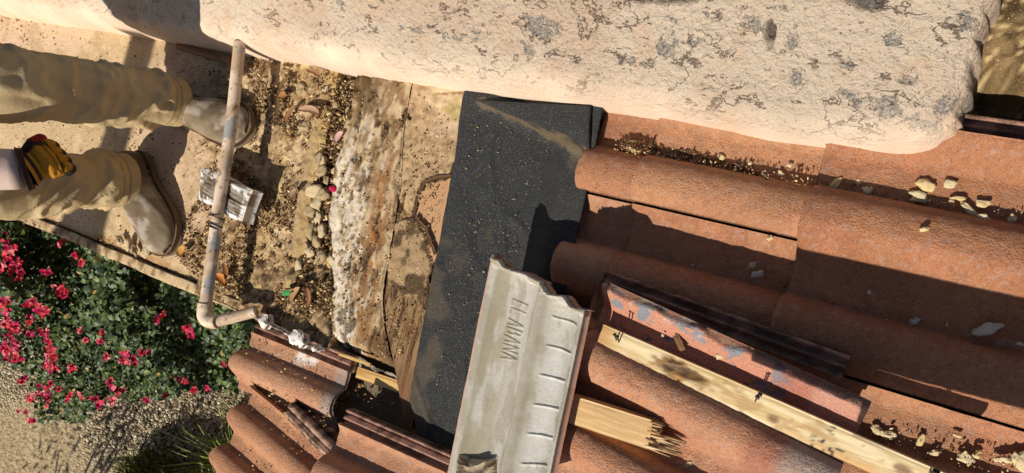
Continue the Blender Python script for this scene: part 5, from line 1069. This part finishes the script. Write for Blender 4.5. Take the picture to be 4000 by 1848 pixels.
# crimson bracts, clustered where the photograph shows them
CL = [(20, 1000, 60, 7), (60, 1040, 40, 6), (30, 1160, 40, 5), (80, 1080, 25, 3), (20, 1200, 35, 6), (30, 1260, 35, 8), (60, 1290, 30, 5), (50, 1340, 40, 8), (20, 1360, 25, 5), (60, 1390, 40, 6), (125, 1175, 30, 4), (150, 1215, 32, 6), (180, 1210, 25, 4), (235, 1140, 30, 5), (250, 1150, 20, 3), (175, 1070, 18, 2), (115, 1250, 22, 3), (110, 1300, 22, 3), (175, 1300, 24, 5), (185, 1340, 28, 5), (190, 1375, 26, 5), (190, 1420, 24, 5), (205, 1440, 28, 4), (280, 1430, 22, 4), (95, 1480, 18, 3), (60, 1400, 20, 3), (170, 1530, 34, 7), (190, 1555, 26, 5), (200, 1495, 18, 3), (130, 1550, 14, 2), (115, 1555, 14, 2), (225, 1520, 20, 3), (265, 1560, 14, 2), (275, 1545, 14, 2), (310, 1555, 14, 1), (365, 1550, 16, 3), (395, 1580, 20, 4), (440, 1565, 24, 5), (425, 1490, 20, 4), (450, 1520, 24, 4), (470, 1530, 18, 3), (95, 1605, 12, 1), (110, 1640, 12, 2), (130, 1640, 12, 2), (300, 1002, 12, 2), (320, 1025, 14, 2), (240, 955, 10, 1), (620, 1245, 20, 3), (402, 1297, 14, 2), (340, 1330, 10, 1), (395, 1330, 10, 1), (490, 1380, 22, 4), (510, 1410, 26, 6), (480, 1410, 18, 3), (525, 1400, 18, 3), (550, 1375, 18, 3), (415, 1390, 10, 2), (730, 1285, 22, 4), (745, 1305, 14, 2), (705, 1480, 18, 3), (722, 1483, 14, 2), (752, 1523, 12, 2), (575, 1560, 14, 2), (640, 1545, 12, 2), (815, 1515, 8, 1), (580, 1375, 8, 1), (880, 1420, 12, 1), (15, 900, 10, 1), (40, 960, 40, 4), (310, 1290, 7, 1)]
Ps = []
for (a, b, sp_, cnt) in CL:
    for _ in range(int(cnt*(1.7 if a < 110 else 1.0))+1):
        aa, bb_ = a+r.normal(0, sp_*.42), b+r.normal(0, sp_*.42); lw = float(ss(1150, 1600, np.array(bb_))); Ps.append(upw(aa, bb_, 1.72-.72*lw+r.normal(0, .04)))
Ps = np.array(Ps); B3 = np.repeat(Ps, 4, 0); n = len(B3); th = np.tile(np.array([0, 1.57, 3.14, 4.71]), len(Ps))+np.repeat(r.random(len(Ps))*6.28, 4); tilt = r.normal(.35, .35, n)
D = np.stack([np.cos(th)*np.cos(tilt), np.sin(th)*np.cos(tilt), np.sin(tilt)], -1); U_ = np.tile([0, 0, 1.], (n, 1))+r.normal(0, .3, (n, 3)); ln = r.uniform(.013, .022, n)
V, Q, k5 = blades(B3, D, U_, ln, ln*.85, .3, (.1, .85, 1, .65, .0)); bc = np.array([c(204, 34, 66), c(190, 26, 84), c(212, 56, 66), c(158, 20, 54), c(232, 120, 126)]); C = np.repeat(bc[np.repeat(r.integers(0, 5, len(Ps)), 4)]*(.8+.35*r.random((n, 1))), k5, 0)
world_mesh('bracts', V, Q, m_bract, C, bo)
# trailing shoot lower left
L_ = []
for (pa, pb) in (((330, 1470), (125, 1640)), ((250, 1480), (70, 1480)), ((480, 1500), (400, 1600)), ((330, 1440), (210, 1560)), ((420, 1500), (300, 1570)), ((560, 1480), (520, 1600))):
    A, Bq = upw(*pa, 1.0), upw(*pb, .95); q = np.linspace(0, 1, 12)[:, None]; P = A+(Bq-A)*q+np.array([0, 0, .12])*q*(1-q)*2; V, Q = tube(P, np.linspace(.005, .002, 12), 5); L_.append((V, Q, c(84, 92, 50)))
tmesh('trailing_shoots', L_, m_stem, bo)
# fine feathery bush at the bottom
def fine_bush(name, label, cen, R3, n, cols, lnr, seed, group=None, up_=.6):
    r = np.random.default_rng(seed); o = wthing(name, label, 'bush', (cen[0], cen[1], 0), group)
    d = r.normal(0, 1, (n, 3)); d /= np.linalg.norm(d, axis=1)[:, None]; d[:, 2] = np.abs(d[:, 2]); rr = r.random(n)**.45*(.75+.5*fb(d[:, 0]+3, d[:, 1]+3, 2.2, seed, 2, d[:, 2]+3))
    P = np.array([cen[0], cen[1], .05])+d*rr[:, None]*np.array(R3); D = d+np.array([0, 0, up_])+r.normal(0, .4, (n, 3)); D /= np.linalg.norm(D, axis=1)[:, None]; ln = r.uniform(*lnr, n)
    V, Q, k5 = blades(P, D, r.normal(0, 1, (n, 3)), ln, ln*.10, .2, (.6, 1, 1, .8, .1)); C = np.repeat(np.array(cols)[r.integers(0, len(cols), n)], k5, 0); world_mesh('foliage', V, Q, m_leaf, C, o)
    L_ = []
    for i in range(16):
        t_ = P[r.integers(0, n)]; b0 = np.array([cen[0]+r.normal(0, .04), cen[1]+r.normal(0, .04), 0]); q = np.linspace(0, 1, 6)[:, None]; V, Q = tube(b0+(t_-b0)*q, np.linspace(.010, .003, 6), 5); L_.append((V, Q, c(105, 88, 60)))
    tmesh('stems', L_, m_stem, o); return o
gc_ = [c(128, 132, 66), c(104, 112, 54), c(150, 150, 84), c(88, 98, 48)]
cb = upw(520, 1960, .25); fine_bush('feathery_bush', 'feathery yellow green bush on the gravel at the bottom edge', cb, (.27, .27, .34), 9000, gc_, (.03, .07), 51)
cb = upw(840, 2060, .3); fine_bush('feathery_bush', 'feathery bush just below the bottom edge of the picture beside the grass', cb, (.40, .40, .5), 6000, gc_, (.03, .08), 52)
# spiky grass clump by the eave
o = wthing('spiky_grass', 'spiky yellow green grass clump beside the eave at the bottom', 'grass clump', (*upw(925, 1810, 0)[:2], 0))
n = 260; r = np.random.default_rng(61); b0 = upw(930, 1815, .1); th = r.random(n)*6.28; el = r.uniform(.3, 1.3, n); D = np.stack([np.cos(th)*np.cos(el), np.sin(th)*np.cos(el), np.sin(el)], -1); P = np.tile([b0[0], b0[1], .02], (n, 1))+r.normal(0, .03, (n, 3))*[1, 1, 0]
ln = r.uniform(.25, .5, n); V, Q, k5 = blades(P, D, np.tile([0, 0, 1.], (n, 1))+r.normal(0, .2, (n, 3)), ln, np.full(n, .009), .3, (.8, 1, .9, .6, .1)); world_mesh('blades', V, Q, m_leaf, np.repeat(np.array([c(150, 165, 70), c(110, 130, 56), c(190, 195, 110)])[r.integers(0, 3, n)], k5, 0), o)
# thin tree past the bottom-left corner whose stems shade the sand
for (qx, qy, sd, lb) in ((30, 2450, 71, 'slender bare shrub past the bottom left corner, leftmost'), (300, 2500, 72, 'slender bare shrub past the bottom left corner, right one')):
    r = np.random.default_rng(sd); g0 = upw(qx, qy, 0); o = wthing('slender_shrub', lb, 'shrub', (g0[0], g0[1], 0), None); L_ = []; tips = []
    for i in range(7):
        a = r.random()*6.28; t_ = g0+np.array([math.cos(a)*r.uniform(.1, .5), math.sin(a)*r.uniform(.1, .4), r.uniform(1.1, 1.9)]); q = np.linspace(0, 1, 12)[:, None]; m_ = (g0+t_)/2+[0, 0, .2]; P = (1-q)**2*g0+2*q*(1-q)*m_+q*q*t_; V, Q = tube(P, np.linspace(.017, .005, 12), 6); L_.append((V, Q, c(120, 100, 76))); tips.append(t_)
    tmesh('stems', L_, m_stem, o); n = 700; P = np.array(tips)[r.integers(0, 7, n)]+r.normal(0, .13, (n, 3)); D = r.normal(0, 1, (n, 3)); D /= np.linalg.norm(D, axis=1)[:, None]; ln = r.uniform(.03, .06, n)
    V, Q, k5 = blades(P, D, r.normal(0, 1, (n, 3)), ln, ln*.4); world_mesh('foliage', V, Q, m_leaf, np.repeat(np.array(gc_)[r.integers(0, 4, n)], k5, 0), o)

# ------------------------------------------------------------------ set the roof at its pitch
bpy.context.view_layer.update()
for o in ROOTS:
    o.matrix_world = MR @ Matrix.Translation(Vector(o['_o']))
for o in bpy.data.objects:
    if '_o' in o: del o['_o']
